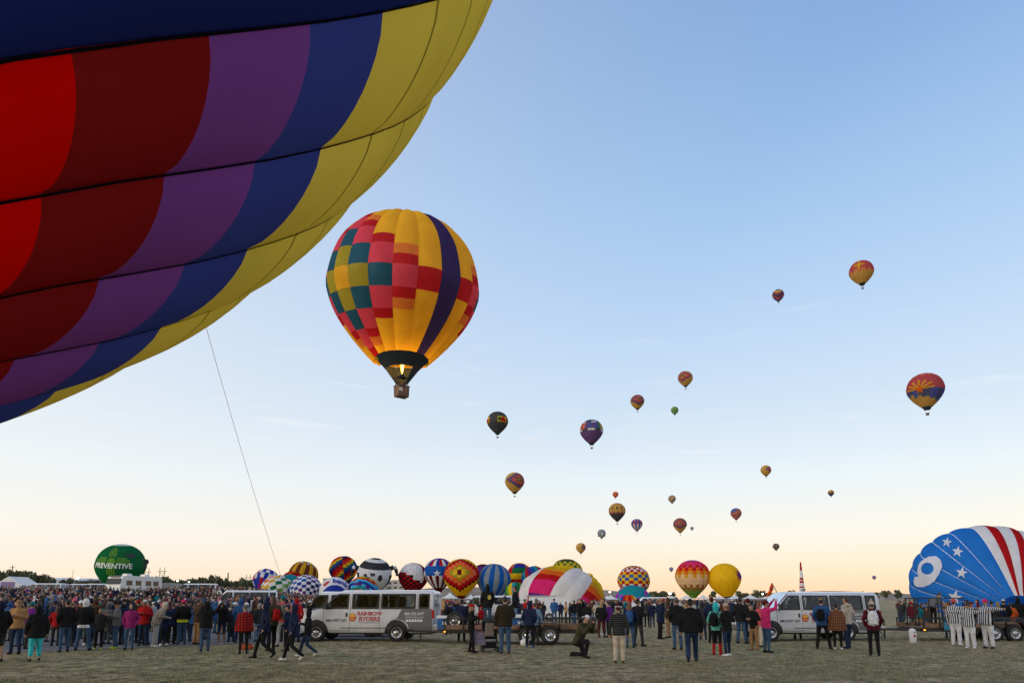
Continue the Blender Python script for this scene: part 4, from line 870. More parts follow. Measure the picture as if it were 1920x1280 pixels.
# ---------------------------------------------------------------- utility trailers
TBLK = pm('trailer_black', (.016, .016, .018), .45); PLANK = [pm('plank_%d' % i, c, .85, var=.3, vscale=5) for i, c in enumerate([(.17, .10, .065), (.21, .125, .08), (.14, .085, .06)])]
def utility_trailer(label, loc, L, wheels_x, rail_h=.42, W=1.9, posts=9, cage=None):
    r = ob('utility_trailer', None, loc=loc, label=label, cat='trailer', group='black utility trailers'); zd = .58
    MB().box((L / 2, 0, zd - .09), (L, W, .12)).ob('frame', TBLK, r)
    for i in range(8): MB().box((L / 2, -W / 2 + (i + .5) * W / 8, zd), (L - .04, W / 8 - .012, .04)).ob('plank', PLANK[i % 3], r)
    for s in (-1, 1):
        MB().box((L / 2, s * (W / 2 + .02), zd + .10), (L, .035, .17)).ob('side_board', PLANK[1], r)
        MB().box((L / 2, s * (W / 2 + .045), zd + rail_h), (L, .05, .05)).ob('top_rail', TBLK, r)
        pmh = MB().box((0, 0, rail_h / 2), (.05, .05, rail_h)).mesh('post', TBLK)
        for i in range(posts): ob('post', pmh, r, loc=(.03 + (L - .06) * i / (posts - 1), s * (W / 2 + .065), zd))
        x0, x1 = min(wheels_x) - .48, max(wheels_x) + .48; y0, y1 = sorted((s * (W / 2 + .08), s * (W / 2 + .34)))
        pr = [(x0, .5), (x0 + .18, .78), (x0 + .34, .84), (x1 - .34, .84), (x1 - .18, .78), (x1, .5)]
        MB().prism(pr + [(x, z + .025) for x, z in pr[::-1]], y0, y1).ob('fender', TBLK, r)
        for q in wheels_x: wheel_into(r, (q, s * (W / 2 + .2), .36), .36, .21, s, .6)
        MB().box((L + .0, s * W * .4, zd - .08), (.05, .16, .09)).ob('tail_lamp', TAIL, r)
        MB().box((.05, s * (W / 2 + .05), zd - .08), (.06, .04, .05)).ob('marker_lamp', AMBER, r)
    for s in (-1, 1): MB().tube((0, s * W / 2 * .8, zd - .09), (-1.35, 0, zd - .09), .05, n=6).ob('tongue_bar', TBLK, r)
    MB().box((-1.45, 0, zd - .07), (.3, .12, .1)).ob('coupler', TBLK, r); MB().tube((-1.05, .12, .06), (-1.05, .12, zd + .35), .035).box((-1.05, .12, .03), (.2, .2, .03)).ob('jack', TBLK, r)
    MB().path([(-1.4, -.1, .45), (-1.3, -.25, .22), (-1.5, -.3, .14), (-1.75, -.2, .25), (-1.9, -.1, .45)], .018).ob('safety_chain', TBLK, r)
    return r
td = 27.6
tr1 = utility_trailer('long black utility trailer with tandem wheels hitched behind the lettered van', (gx(832, td), td + 1.0, 0), gx(1122, td) - gx(832, td), (gx(1003, td) - gx(832, td) - .32, gx(1039, td) - gx(832, td) - .3 + .12))
sp = wheel_into(tr1, (gx(852, td) - gx(832, td), -.62, .92), .36, .2, -1, .6, 'spare_wheel')
td2 = 29.2
tr2 = utility_trailer('black utility trailer with upright cage bars at the right edge', (gx(1727, td2), td2 + 1.0, 0), 5.6, (gx(1869, td2) - gx(1727, td2) - .35, gx(1906, td2) - gx(1727, td2) - .35), .38)
for q in (.45, 1.25, 1.55):
    for s in (-1, 1): MB().box((q * 0 + gx(1745 + (q - .45) * 21, td2) - gx(1727, td2), s * .86, 1.2), (.045, .045, 1.2)).ob('cage_bar', TBLK, tr2)
for s in (-1, 1): MB().box((1.15, s * .86, 1.82), (1.6, .05, .05)).ob('cage_rail', TBLK, tr2)
MB().box((gx(1777, td2) - gx(1727, td2), -1.03, .66), (.55, .03, .32)).ob('banner', pm('banner_teal', (.02, .22, .33), .6), tr2)
# ---------------------------------------------------------------- small things
BLUEC = pm('cooler_blue', (.03, .14, .42), .4); WHITEP = pm('white_plastic', (.72, .72, .74), .4)
def cooler(px, d, z, label, s=1.0):
    r = ob('cooler', None, loc=(gx(px, d), d, z), label=label, cat='cooler', group='blue coolers on the trailer'); r.scale = (s, s, s)
    MB().box((0, 0, .19), (.52, .34, .38), top=1.06).ob('body', BLUEC, r); MB().box((0, 0, .41), (.57, .38, .07), top=.95).ob('lid', WHITEP, r); MB().path([(-.29, 0, .3), (-.31, 0, .46), (.31, 0, .46), (.29, 0, .3)], .014).ob('handle', WHITEP, r); MB().box((0, -.183, .2), (.16, .012, .1)).ob('badge', WHITEP, r)
cooler(975, td + .5, .60, 'blue and white cooler between the standing man and navy hooded person', 1.2); cooler(835, td + .6, .60, 'blue and white cooler on the trailer front just behind the lettered van', 1.1)
def bucket():
    d = gd(1204.5, 1706); r = ob('water_drum', None, loc=(gx(1706, d), d, 0), label='white plastic drum with red print on the grass behind right van', cat='drum')
    MB().lathe([(.001, 0), (.125, 0), (.135, .03), (.14, .3), (.135, .5), (.10, .56), (.001, .57)], n=20).ob('body', WHITEP, r, True); MB().tube((0, 0, .56), (0, 0, .6), .05).ob('cap', WHITEP, r)
    ob('print', map_flat(poly_flat([[(-.06, -.04), (-.01, .05), (.06, .02), (.03, -.06)], [(-.07, .12), (.05, .18), (.06, .13)]]), lambda x, y: Vector((.143 * math.sin(x / .14), -.143 * math.cos(x / .14), .3 + y)), 'print', TRED, .03), r)
bucket()
def blob_bag(name, px, py, label, mat, sz, cat='bag'):
    d = gd(py, px); mb = MB(); mb.ell((0, 0, sz[2] * .8), sz, 14, 10); rnd = random.Random(px)
    for i, v in enumerate(mb.v):
        v *= 1 + rnd.uniform(-.12, .12); v.z = max(v.z, 0)
    o = mb.ob(name, mat, None, True, label=label, cat=cat); o.location = (gx(px, d), d, .005); return o
blob_bag('plastic_bag', 983, 1210.5, 'crumpled white plastic bag at the feet of navy hooded person', WHITEP, (.16, .12, .15)); b = blob_bag('duffel_bag', 467, 1219, 'orange and black bag lying on the grass behind the plaid poncho', pm('bag_orange', (.4, .06, .015), .8), (.26, .16, .13))
MB().path([(-.12, -.1, .18), (-.05, -.12, .3), (.08, -.1, .3), (.14, -.08, .18)], .015).ob('strap', BLACKP, b)
# stroller with bags hung on its handle
def stroller():
    d = gd(1221, 917); r = ob('stroller', None, loc=(gx(918, d), d, 0), label='black folding stroller hung with bags, beside the person in olive jacket', cat='stroller'); r.rotation_euler.z = .15
    f_ = MB()
    for s in (-1, 1): f_.path([(s * .26, -.38, 1.02), (s * .26, -.2, .75), (s * .24, .35, .14)], .016); f_.path([(s * .25, .05, .52), (s * .25, -.35, .12)], .016); f_.path([(s * .24, .05, .5), (s * .24, .4, .5)], .014)
    f_.tube((-.26, -.38, 1.02), (.26, -.38, 1.02), .02); f_.tube((-.24, -.33, .15), (.24, -.33, .15), .012); f_.ob('frame', DARKM, r)
    CL = pm('stroller_cloth', (.02, .02, .023), .9)
    MB().prism([(-.24, .42), (.24, .42), (.24, .47), (-.24, .47)], -.05, .38).box((0, -.1, .72), (.46, .06, .56), rot=(.35, 0, 0)).ob('seat', CL, r)
    can = MB(); nn = 8; V = []; F = []
    for i in range(7):
        a = PI * .05 + i / 6 * PI * .62
        for j in range(nn + 1): u = j / nn * 2 - 1; V.append((u * .25, -.12 + .36 * math.cos(a + .2) * (1 - .15 * u * u), .78 + .36 * math.sin(a + .2) * (1 - .25 * u * u)))
    for i in range(6):
        for j in range(nn): F.append((i * (nn + 1) + j, i * (nn + 1) + j + 1, (i + 1) * (nn + 1) + j + 1, (i + 1) * (nn + 1) + j))
    ob('canopy', me('canopy', V, F, [CL], smooth=True), r)
    MB().box((0, .02, .24), (.42, .45, .18)).ob('basket', CL, r)
    for sx in (-1, 1):
        for y in (-.35, .37):
            wv_ = ob('wheel', None, r, loc=(sx * .25, y, .1))
            for q in (-.03, .03): MB().lathe([(.06, -.015), (.1, -.012), (.1, .012), (.06, .015)], (q, 0, 0), 'X', 16).ob('tyre', RUB, wv_, True); MB().tube((q - .012, 0, 0), (q + .012, 0, 0), .06, n=12).ob('rim', STEEL, wv_)
    p = r.location
    GB = pm('backpack_taupe', (.17, .14, .135), .9, var=.2, vscale=14); bp_ = ob('backpack', None, loc=(p.x + .02, p.y - .56, .55), label='taupe grey backpack hanging from the stroller handle', cat='backpack')
    MB().box((0, 0, .22), (.34, .18, .44), top=.82).ob('bag', GB, bp_); MB().box((0, -.115, .14), (.26, .06, .22)).ob('pocket', GB, bp_); MB().path([(-.08, .05, .42), (-.06, .1, .5), (.06, .1, .5), (.08, .05, .42)], .012).ob('strap', BLACKP, bp_)
    m_, t_, b_ = newmat('plaid_lilac'); c_ = t_.nodes.new('ShaderNodeTexCoord'); mp_ = t_.nodes.new('ShaderNodeMapping'); mp_.inputs['Rotation'].default_value = (0, .78, 0); ck = t_.nodes.new('ShaderNodeTexChecker'); ck.inputs['Scale'].default_value = 22; ck.inputs[1].default_value = (.25, .22, .33, 1); ck.inputs[2].default_value = (.05, .045, .10, 1)
    t_.links.new(c_.outputs['Object'], mp_.inputs[0]); t_.links.new(mp_.outputs[0], ck.inputs[0]); t_.links.new(ck.outputs[0], b_.inputs['Base Color']); b_.inputs['Roughness'].default_value = .8
    tb_ = ob('tote_bag', None, loc=(p.x - .33, p.y - .45, .26), label='quilted lilac checked tote bag hanging at the left of the stroller', cat='bag')
    MB().box((0, 0, .22), (.44, .2, .44), top=.8).ob('bag', m_, tb_); MB().path([(-.1, 0, .43), (-.06, 0, .72), (.06, 0, .72), (.1, 0, .43)], .012).ob('strap', pm('strap_pink', (.4, .08, .2), .8), tb_)
stroller()
# flag, inflatable cone, tents
def flag():
    d = 34; o = at(1457, 1140, d); r = ob('feather_flag', None, loc=(o.x, d, 0), label='orange pennant flag on a bent pole left of the right van', cat='flag'); P = [(0, 0, 0), (0, 0, 1.7)]
    tip = at(1447, 1092, d) - Vector((o.x, d, 0)); md = at(1456, 1108, d) - Vector((o.x, d, 0)); P += [tuple(md), tuple(tip)]
    MB().path(P, .018).ob('pole', DARKM, r); lo_ = at(1436, 1119, d) - Vector((o.x, d, 0)); V = []; F = []; n = 8
    for i in range(n + 1):
        t = i / n; a = Vector(tip).lerp(lo_, t); b_ = Vector(tip).lerp(md, min(1, t * 1.15)); b_ = b_.lerp(lo_ + Vector((.06, 0, .02)), max(0, t - .35) / .65); off = .05 * math.sin(t * 8)
        V += [a + Vector((0, off, 0)), b_ + Vector((0, off * .5, 0)), a + Vector((0, off + .006, 0)), b_ + Vector((0, off * .5 + .006, 0))]
    for i in range(n): F += [(4 * i, 4 * i + 1, 4 * i + 5, 4 * i + 4), (4 * i + 2, 4 * i + 6, 4 * i + 7, 4 * i + 3)]
    ob('pennant', me('pennant', V, F, [nylon('flag_orange', sr(245, 110, 10), .4)]), r)
    c_ = (tip * .5 + md * .25 + lo_ * .25)
    ob('emblem', map_flat(poly_flat([[(.07 * math.cos(a * PI / 8), .09 * math.sin(a * PI / 8)) for a in range(16)], [(.035 * math.cos(a * PI / 8), .05 * math.sin(a * PI / 8)) for a in range(16)]]), lambda x, y: c_ + Vector((x, -.07, y)), 'emblem', BLKT), r)
flag()
def cone():
    d = 200; p = at(1502.5, 1054, d); H = p.z; w0 = 13.5 * d / FPX / 2; r = ob('inflatable_cone', None, loc=(at(1505, 1124, d).x, d, 0), label='tall white inflatable cone with red tip and bands behind right van', cat='cone')
    zs = [(0, .42, WS), (.42, .45, NY('red')), (.45, .50, WS), (.50, .53, WS), (.53, .575, NY('red')), (.575, .60, WS), (.60, .645, NY('red')), (.645, .82, WS), (.82, 1.0, NY('red'))]
    for a, b_, m in zs: MB().lathe([(w0 * (1 - a * .82), H * a), (w0 * (1 - b_ * .82), H * b_)], n=16).ob('band', m, r, True)
    MB().lathe([(w0 * .18, H), (w0 * .1, H * 1.01), (.001, H * 1.012)], n=16).ob('tip', NY('red'), r, True); ob('lettering', map_flat(text_flat('VIP', 1.1, .02), lambda x, y: Vector((x, -w0 * .78, H * .36 + y)), 'lettering', TDARK), r)
cone()
CANV = nylon('canvas_white', (.78, .79, .82), .25)
def tent(px, ytop, ybot, wpx, d, label, gable=False, banner=False):
    c = at(px, ytop, d); x = c.x; z0 = terrain(x, d); W = wpx * d / FPX; ze = at(px, ybot, d).z; H = c.z; r = ob('white_tent', None, loc=(x, d, 0), label=label, cat='tent', group='white tents behind the crowd'); dep = W
    if gable:
        MB().add([(-W / 2, 0, ze), (W / 2, 0, ze), (0, 0, H), (-W / 2, dep, ze), (W / 2, dep, ze), (0, dep, H)], [(0, 2, 5, 3), (1, 4, 5, 2)]).ob('roof', CANV, r)
        MB().add([(-W / 2, 0, ze), (W / 2, 0, ze), (0, 0, H), (-W / 2, 0, z0), (W / 2, 0, z0)], [(3, 4, 1, 2, 0)]).ob('front_wall', CANV, r)
        MB().add([(W / 2, 0, ze), (W / 2, dep, ze), (W / 2, dep, z0), (W / 2, 0, z0)], [(0, 1, 2, 3)]).ob('side_wall', CANV, r)
    else:
        V = []; F = []; n = 6
        for i in range(n + 1):
            t = i / n; h = ze + (H - ze) * t ** 1.7; s_ = W / 2 * (1 - t) + .03
            V += [(-s_, dep / 2 - s_, h), (s_, dep / 2 - s_, h), (s_, dep / 2 + s_, h), (-s_, dep / 2 + s_, h)]
        for i in range(n):
            for j in range(4): F.append((4 * i + j, 4 * i + (j + 1) % 4, 4 * i + 4 + (j + 1) % 4, 4 * i + 4 + j))
        ob('roof', me('roof', V, F, [CANV]), r)
        for sx in (-1, 1):
            for y in (.05, dep - .05): MB().tube((sx * (W / 2 - .05), y, z0), (sx * (W / 2 - .05), y, ze), .05, n=6).ob('pole', STEEL, r)
    if banner:
        MB().box((-W * .0, -.06, ze + .1), (W * .5, .05, 1.0)).ob('banner', pm('banner_mauve', (.2, .15, .3), .7), r)
        for q in range(5): MB().box((-W * .18 + q * W * .09, -.095, ze + .1), (W * .05, .02, .5)).ob('banner_block', pm('banner_red', (.35, .07, .09), .7) if q % 2 else pm('banner_blue', (.1, .14, .4), .7), r)
tent(16, 1080, 1096, 52, 130, 'large white gabled tent with coloured banner at far left', True, True); tent(119, 1096, 1109, 36, 105, 'peaked white tent over the crowd left of the vans'); tent(842, 1110, 1121, 34, 170, 'peaked white tent between the star and diamond balloons'); tent(882, 1114, 1122, 24, 175, 'small white tent right of the diamond balloon'); tent(1147, 1115, 1123, 30, 150, 'white tent left of the purple and teal balloon')
for i, (x, wd) in enumerate(((1262, 26), (1290, 26), (1322, 24), (1352, 26), (1382, 30), (1412, 30), (1445, 34), (1478, 30))): tent(x, 1116 - (i % 3), 1122, wd, 190 + i % 2 * 12, '%s white tent from the left in the row at right of centre' % ORD[i])
tent(1140, 1116, 1122, 18, 210, 'tiny white tent right of the big rainbow balloon')
# ---------------------------------------------------------------- people
CC = {'black': (.014, .014, .016), 'charcoal': (.035, .035, .04), 'grey': (.13, .13, .135), 'pale grey': (.3, .3, .31), 'navy': (.014, .02, .055), 'blue': (.03, .09, .24), 'teal': (.01, .16, .2), 'turquoise': (.04, .5, .55), 'mint': (.12, .42, .36), 'green': (.03, .1, .05), 'olive': (.055, .05, .03), 'brown': (.07, .04, .025), 'tan': (.3, .17, .08), 'camel': (.36, .2, .09), 'cream': (.5, .42, .34), 'white': (.68, .68, .7), 'red': (.35, .012, .015), 'maroon': (.10, .012, .022), 'coral': (.55, .09, .09), 'orange': (.55, .1, .015), 'pink': (.6, .12, .22), 'hot pink': (.62, .03, .16), 'magenta': (.25, .02, .13), 'purple': (.14, .02, .22), 'yellow': (.65, .42, .03), 'denim': (.045, .085, .16), 'dark denim': (.018, .035, .075), 'pale denim': (.13, .21, .32), 'lime': (.4, .55, .03), 'mustard': (.4, .2, .02)}
def cloth(c): return pm('cloth_' + c.replace(' ', '_'), CC[c], .92, var=.22, vscale=9, spec=.12, bump=1.0, bscale=11)
SKIN = [pm('skin_light', (.46, .26, .18), .6), pm('skin_mid', (.34, .18, .115), .6), pm('skin_tan', (.24, .12, .07), .6)]
HAIRM = {'dark': pm('hair_dark', (.012, .009, .008), .6), 'brown': pm('hair_brown', (.05, .026, .014), .6), 'blond': pm('hair_blond', (.3, .19, .08), .6), 'grey': pm('hair_grey', (.25, .24, .23), .6), 'red': pm('hair_auburn', (.16, .05, .02), .6)}
def pattern(name, kind, c1, c2, scale, rot=(0, 0, 0), c3=None):
    if name in MATS: return MATS[name]
    m, t, b = newmat(name); n = t.nodes.new; l = t.links.new; c = n('ShaderNodeTexCoord'); mp = n('ShaderNodeMapping'); mp.inputs['Rotation'].default_value = rot; l(c.outputs['Object'], mp.inputs[0])
    def wave(dr, sc):
        w_ = n('ShaderNodeTexWave'); w_.bands_direction = dr; w_.inputs['Scale'].default_value = sc; w_.inputs['Distortion'].default_value = .4; l(mp.outputs[0], w_.inputs['Vector']); r = n('ShaderNodeValToRGB'); r.color_ramp.interpolation = 'CONSTANT'; r.color_ramp.elements[1].position = .5; r.color_ramp.elements[0].color = (*c1, 1); r.color_ramp.elements[1].color = (*c2, 1); l(w_.outputs[1], r.inputs[0]); return r
    if kind == 'stripe': l(wave('X', scale).outputs[0], b.inputs['Base Color'])
    elif kind == 'quilt':
        b.inputs['Base Color'].default_value = (*c1, 1); w_ = n('ShaderNodeTexWave'); w_.bands_direction = 'Z'; w_.inputs['Scale'].default_value = scale; l(mp.outputs[0], w_.inputs['Vector']); bp = n('ShaderNodeBump'); bp.inputs['Strength'].default_value = 1; bp.inputs['Distance'].default_value = .03; l(w_.outputs[1], bp.inputs['Height']); l(bp.outputs[0], b.inputs['Normal'])
        mx = n('ShaderNodeMix'); mx.data_type = 'RGBA'; l(w_.outputs[1], mx.inputs[0]); mx.inputs[6].default_value = (*c2, 1); mx.inputs[7].default_value = (*c1, 1); l(mx.outputs[2], b.inputs['Base Color'])
    else:
        mx = n('ShaderNodeMix'); mx.data_type = 'RGBA'; mx.inputs[0].default_value = .5; l(wave('Z', scale).outputs[0], mx.inputs[6]); l(wave('X', scale * .9).outputs[0], mx.inputs[7]); l(mx.outputs[2], b.inputs['Base Color'])
    b.inputs['Roughness'].default_value = .9; b.inputs['Specular IOR Level'].default_value = .1; MATS[name] = m; return m
REF = pattern('referee_stripe', 'stripe', (.015, .015, .02), (.68, .68, .72), 4.3); PLAID = pattern('poncho_plaid', 'plaid', (.42, .015, .015), (.015, .012, .012), 3.2); SHAWL = pattern('shawl_weave', 'plaid', (.3, .12, .06), (.03, .014, .012), 5.5)
PUFFG = pattern('puffer_grey', 'quilt', (.085, .088, .09), (.02, .02, .022), 5.5); PUFFO = pattern('puffer_olive', 'quilt', (.06, .05, .032), (.02, .017, .012), 5.5); PUFFC = pattern('puffer_cream', 'quilt', (.42, .35, .3), (.22, .18, .15), 4.5)
def tmat(c): return c if not isinstance(c, str) else cloth(c)
TAGS = ['skin', 'top', 'bottom', 'shoes', 'extra']
LEGS = {'stand': ((.095, 0, .9), (.105, .02, .49), (.115, -.01, .085), (.095, 0, .9), (.105, .015, .49), (.115, -.02, .085), 0),
        'step': ((.095, 0, .9), (.10, .06, .49), (.13, .10, .085), (.095, 0, .9), (.11, .0, .49), (.13, -.06, .085), 0),
        'wide': ((.10, 0, .88), (.15, .02, .48), (.21, -.01, .085), (.10, 0, .88), (.15, .02, .48), (.20, .0, .085), -.015),
        'walk': ((.09, .02, .89), (.10, .20, .50), (.10, .29, .09), (.09, -.02, .89), (.10, .02, .47), (.10, -.34, .15), -.015),
        'kneel': ((.10, .02, .48), (.14, .40, .50), (.15, .33, .09), (.10, -.02, .48), (.12, .10, .075), (.12, -.32, .09), -.42),
        'sit': ((.10, 0, .50), (.13, .42, .50), (.14, .42, .09), (.10, 0, .50), (.13, .42, .50), (.14, .40, .09), -.40)}
ARMS = {'down': ((.275, -.03, 1.14), (.275, .05, .89)), 'pocket': ((.268, -.06, 1.15), (.205, .085, .95)), 'camera': ((.25, .22, 1.30), (.07, .25, 1.59)), 'up': ((.27, .22, 1.48), (.13, .33, 1.70)), 'phone': ((.27, -.02, 1.16), (.085, .27, 1.24)),
        'cross': ((.285, .05, 1.17), (-.06, .21, 1.20)), 'hold': ((.27, .06, 1.17), (.07, .29, 1.26)), 'back': ((.28, -.15, 1.16), (.26, -.03, .95)), 'fwd': ((.27, .06, 1.14), (.25, .24, .98)), 'side': ((.42, .08, 1.40), (.62, .14, 1.40)), 'high': ((.30, .05, 1.58), (.24, .1, 1.86)), 'wave': ((.33, .1, 1.5), (.3, .2, 1.78))}
def rotx(p, a, piv): c, s = math.cos(a), math.sin(a); y, z = p[1] - piv[1], p[2] - piv[2]; return (p[0], piv[1] + y * c - z * s, piv[2] + y * s + z * c)
def person_prims(legs='stand', arms=('down', 'down'), bulk=1.0, hem=.84, lean=0, bottom='long', poncho=False, hood=False, belly=0, look=0, hood_down=False, flare=1.0):
    L = LEGS[legs]; dz = L[6]; piv = (0, 0, .95 + dz); P = []
    up = lambda p: rotx((p[0], p[1], p[2] + dz), -lean, piv)
    def cap(a, ra, b, rb, tag): P.append(('c', np.array(a), ra, np.array(b), rb, tag))
    def loft(rings, tag, upper=True): P.append(('l', rings, tag, upper))
    for s, (h, k, a) in ((1, L[0:3]), (-1, L[3:6])):
        h, k, a = [(s * p[0], p[1], p[2]) for p in (h, k, a)]
        cap(h, .098 * flare, k, .066 * flare, 'bottom')
        if bottom == 'long': cap(k, .066 * flare, (a[0], a[1], a[2] + .02), .055 * flare, 'bottom')
        elif bottom == 'slim': cap(k, .060, (a[0], a[1], a[2] + .02), .043, 'bottom')
        elif bottom == 'boot':
            m = tuple(k[i] + (a[i] - k[i]) * .35 for i in range(3)); cap(k, .06, m, .055, 'bottom'); cap(m, .058, a, .05, 'shoes')
        elif bottom == 'crop':
            m = tuple(k[i] + (a[i] - k[i]) * .72 for i in range(3)); cap(k, .075, m, .062, 'bottom'); cap(m, .042, a, .036, 'skin')
        else: cap(k, .056, a, .038, 'skin')
        back = a[2] > .12
        if back: cap((a[0], a[1], a[2]), .042, (a[0], a[1] + .10, a[2] - .10), .034, 'shoes')
        else: cap((a[0], a[1] - .045, .045), .045, (a[0] + s * .02, a[1] + .15, .036), .036, 'shoes')
    b = bulk; by = belly
    loft([(.76, .15, .11, 0, 0), (.86, .175 * flare, .125, 0, -.01), (.98, .168, .115, 0, 0), (1.05, .15, .105, 0, 0)], 'bottom')
    if hem < .8: loft([(hem, .19 * b, .15 * b, 0, 0), (.8, .19 * b, .14 * b, 0, 0), (.95, .18 * b, .13 * b, 0, 0)], 'top')
    loft([(max(hem, .8), .182 * b, .132 * b + by * .6, 0, by * .4), (.92, .180 * b, .130 * b + by, 0, by * .5), (1.04, .170 * b, .122 * b + by, 0, by * .5), (1.18, .182 * b, .126 * b + by * .5, 0, by * .2), (1.30, .192 * b, .125 * b, 0, 0), (1.40, .185 * b, .108 * b, 0, 0), (1.46, .12 * b, .085, 0, 0), (1.50, .07, .07, 0, .005)], 'top')
    if poncho: loft([(poncho, .34, .27, 0, 0), (1.0, .32, .25, 0, 0), (1.25, .27, .19, 0, 0), (1.42, .18, .12, 0, 0), (1.5, .08, .08, 0, 0)], 'top')
    cap(up((0, .0, 1.45)), .058, up((0, .012, 1.56)), .052, 'skin')
    if hood_down: cap(up((-.07, -.09, 1.47)), .055, up((.07, -.09, 1.47)), .055, 'top')
    hands = []
    for s, ar in ((1, arms[0]), (-1, arms[1])):
        e, w_ = ARMS[ar]; sh = up((s * .172, -.005, 1.405)); e = up((s * e[0], e[1], e[2])); w_ = up((s * w_[0], w_[1], w_[2]))
        cap(sh, .072 * b, e, .056 * b, 'top'); cap(e, .055 * b, w_, .040 * b, 'top')
        dv = np.array(w_) - np.array(e); dv /= np.linalg.norm(dv)
        if ar in ('camera',): dv = np.array([-s * .5, .5, .6]); dv /= np.linalg.norm(dv)
        if ar != 'pocket':
            h0 = np.array(w_) + dv * .025; h1 = np.array(w_) + dv * .085; cap(h0, .028, h1, .034, 'skin'); hands.append((h1, dv, s))
    hc = np.array(up((0, .02, 1.635)))
    return P, hc, hands
def prim_mesh(P, hc, look, lean, dz):
    mb = MB()
    for p in P:
        if p[0] == 'c':
            _, a, ra, b, rb, _t = p; d = b - a; ln = np.linalg.norm(d); q = Vector(d).to_track_quat('Z', 'Y'); n = 10; rings = []
            for t in (-75, -40, 0): rings.append((ra * math.cos(R_(t)), ra * math.sin(R_(t))))
            for t in (0, 40, 75): rings.append((rb * math.cos(R_(t)), ln + rb * math.sin(R_(t))))
            vs = [Vector(a) + q @ Vector((r * math.cos(2 * PI * i / n), r * math.sin(2 * PI * i / n), z)) for r, z in rings for i in range(n)]
            fs = [(j * n + i, j * n + (i + 1) % n, (j + 1) * n + (i + 1) % n, (j + 1) * n + i) for j in range(5) for i in range(n)] + [tuple(range(n - 1, -1, -1)), tuple(range(5 * n, 6 * n))]
            mb.add(vs, fs)
        else:
            _, rings, _t, upper = p; n = 18; vs = []
            for z, rx, ry, cx, cy in rings:
                for i in range(n):
                    a = 2 * PI * i / n; v = (cx + rx * math.cos(a), cy + ry * math.sin(a), z)
                    vs.append(rotx((v[0], v[1], v[2] + dz), -lean, (0, 0, .95 + dz)))
            k = len(rings); fs = [(j * n + i, j * n + (i + 1) % n, (j + 1) * n + (i + 1) % n, (j + 1) * n + i) for j in range(k - 1) for i in range(n)] + [tuple(range(n - 1, -1, -1)), tuple(range((k - 1) * n, k * n))]
            mb.add(vs, fs)
    H = Matrix.Rotation(look[0], 3, 'Z') @ Matrix.Rotation(look[1] - lean * .7, 3, 'X')
    hd = MB(); hd.ell((0, 0, 0), (.076, .094, .116), 14, 10); hd.ell((0, .022, -.055), (.056, .066, .066), 12, 8); hd.ell((0, .096, -.012), (.014, .02, .022), 8, 6); hd.ell((.078, -.005, -.01), (.014, .022, .032), 8, 6); hd.ell((-.078, -.005, -.01), (.014, .022, .032), 8, 6)
    mb.add([H @ v + Vector(hc) for v in hd.v], hd.f); return mb, H
def classify(cen, P, hc, lean, dz):
    D = []; T = []
    piv = .95 + dz; c, s = math.cos(lean), math.sin(lean); y, z = cen[:, 1], cen[:, 2] - piv; loc = np.stack([cen[:, 0], y * c - z * s, piv + y * s + z * c - dz], 1)
    for p in P:
        if p[0] == 'c':
            _, a, ra, b, rb, t = p; d = b - a; u = np.clip(((cen - a) @ d) / (d @ d), 0, 1); D.append(np.linalg.norm(cen - a - u[:, None] * d, axis=1) - (ra + (rb - ra) * u))
        else:
            _, rings, t, up_ = p; zz = [r[0] for r in rings]; f = lambda i: np.interp(loc[:, 2], zz, [r[i] for r in rings]); rx, ry, cx, cy = f(1), f(2), f(3), f(4)
            e = (np.sqrt(((loc[:, 0] - cx) / rx) ** 2 + ((loc[:, 1] - cy) / ry) ** 2) - 1) * np.minimum(rx, ry); oz = np.maximum(np.maximum(zz[0] - loc[:, 2], loc[:, 2] - zz[-1]), 0); D.append(np.where(oz > 0, np.maximum(e, 0) + oz, e))
        T.append(TAGS.index(t))
    D.append(np.linalg.norm((cen - hc) / np.array([.08, .098, .12]), axis=1) * .09 - .09); T.append(0)
    D = np.array(D); T = np.array(T)
    for i, t in enumerate(T):                     # cloth lies over skin
        if t == 1: D[i] -= .012
        if t == 3: D[i] -= .006
    return T[np.argmin(D, axis=0)]
def finger_geo(hands, voff):
    mb = MB()
    for h1, dv, s in hands:
        dv = Vector(dv); side = dv.cross(Vector((0, 1, .2))).normalized(); curl = side.cross(dv).normalized(); p = Vector(h1)
        for i, (o, ln) in enumerate(((-.027, .058), (-.009, .07), (.009, .066), (.026, .052))):
            a = p + side * o + dv * .015; m = a + dv * ln * .55; b = m + (dv * .7 + curl * .6) * ln * .45; mb.tube(a, m, .0095, .009, 5, 0, False); mb.tube(m, b, .009, .007, 5)
        a = p - dv * .03 + side * .026 * s; m = a + (side * s * .6 + dv) * .035; mb.tube(a, m, .011, .010, 5, 0, False); mb.tube(m, m + dv * .03, .010, .008, 5)
    return mb
EYE = pm('eye_dark', (.015, .012, .01), .3); LIP = pm('lip', (.25, .09, .08), .5)
PEND = []
def queue_person(key, voxel, look=(0, 0), face=False, **kw):
    P, hc, hands = person_prims(**kw); L = LEGS[kw.get('legs', 'stand')]; lean = kw.get('lean', 0); dz = L[6]
    mb, H = prim_mesh(P, hc, look, lean, dz); o = bpy.data.objects.new('tmp_body', mb.mesh('tmp', SKIN[0])); COL.objects.link(o)
    rm = o.modifiers.new('r', 'REMESH'); rm.mode = 'VOXEL'; rm.voxel_size = voxel; rm.use_smooth_shade = True; sm = o.modifiers.new('s', 'SMOOTH'); sm.factor = .5; sm.iterations = 2
    PEND.append((key, o, P, hc, hands, lean, dz, H, face)); return key
BODY = {}
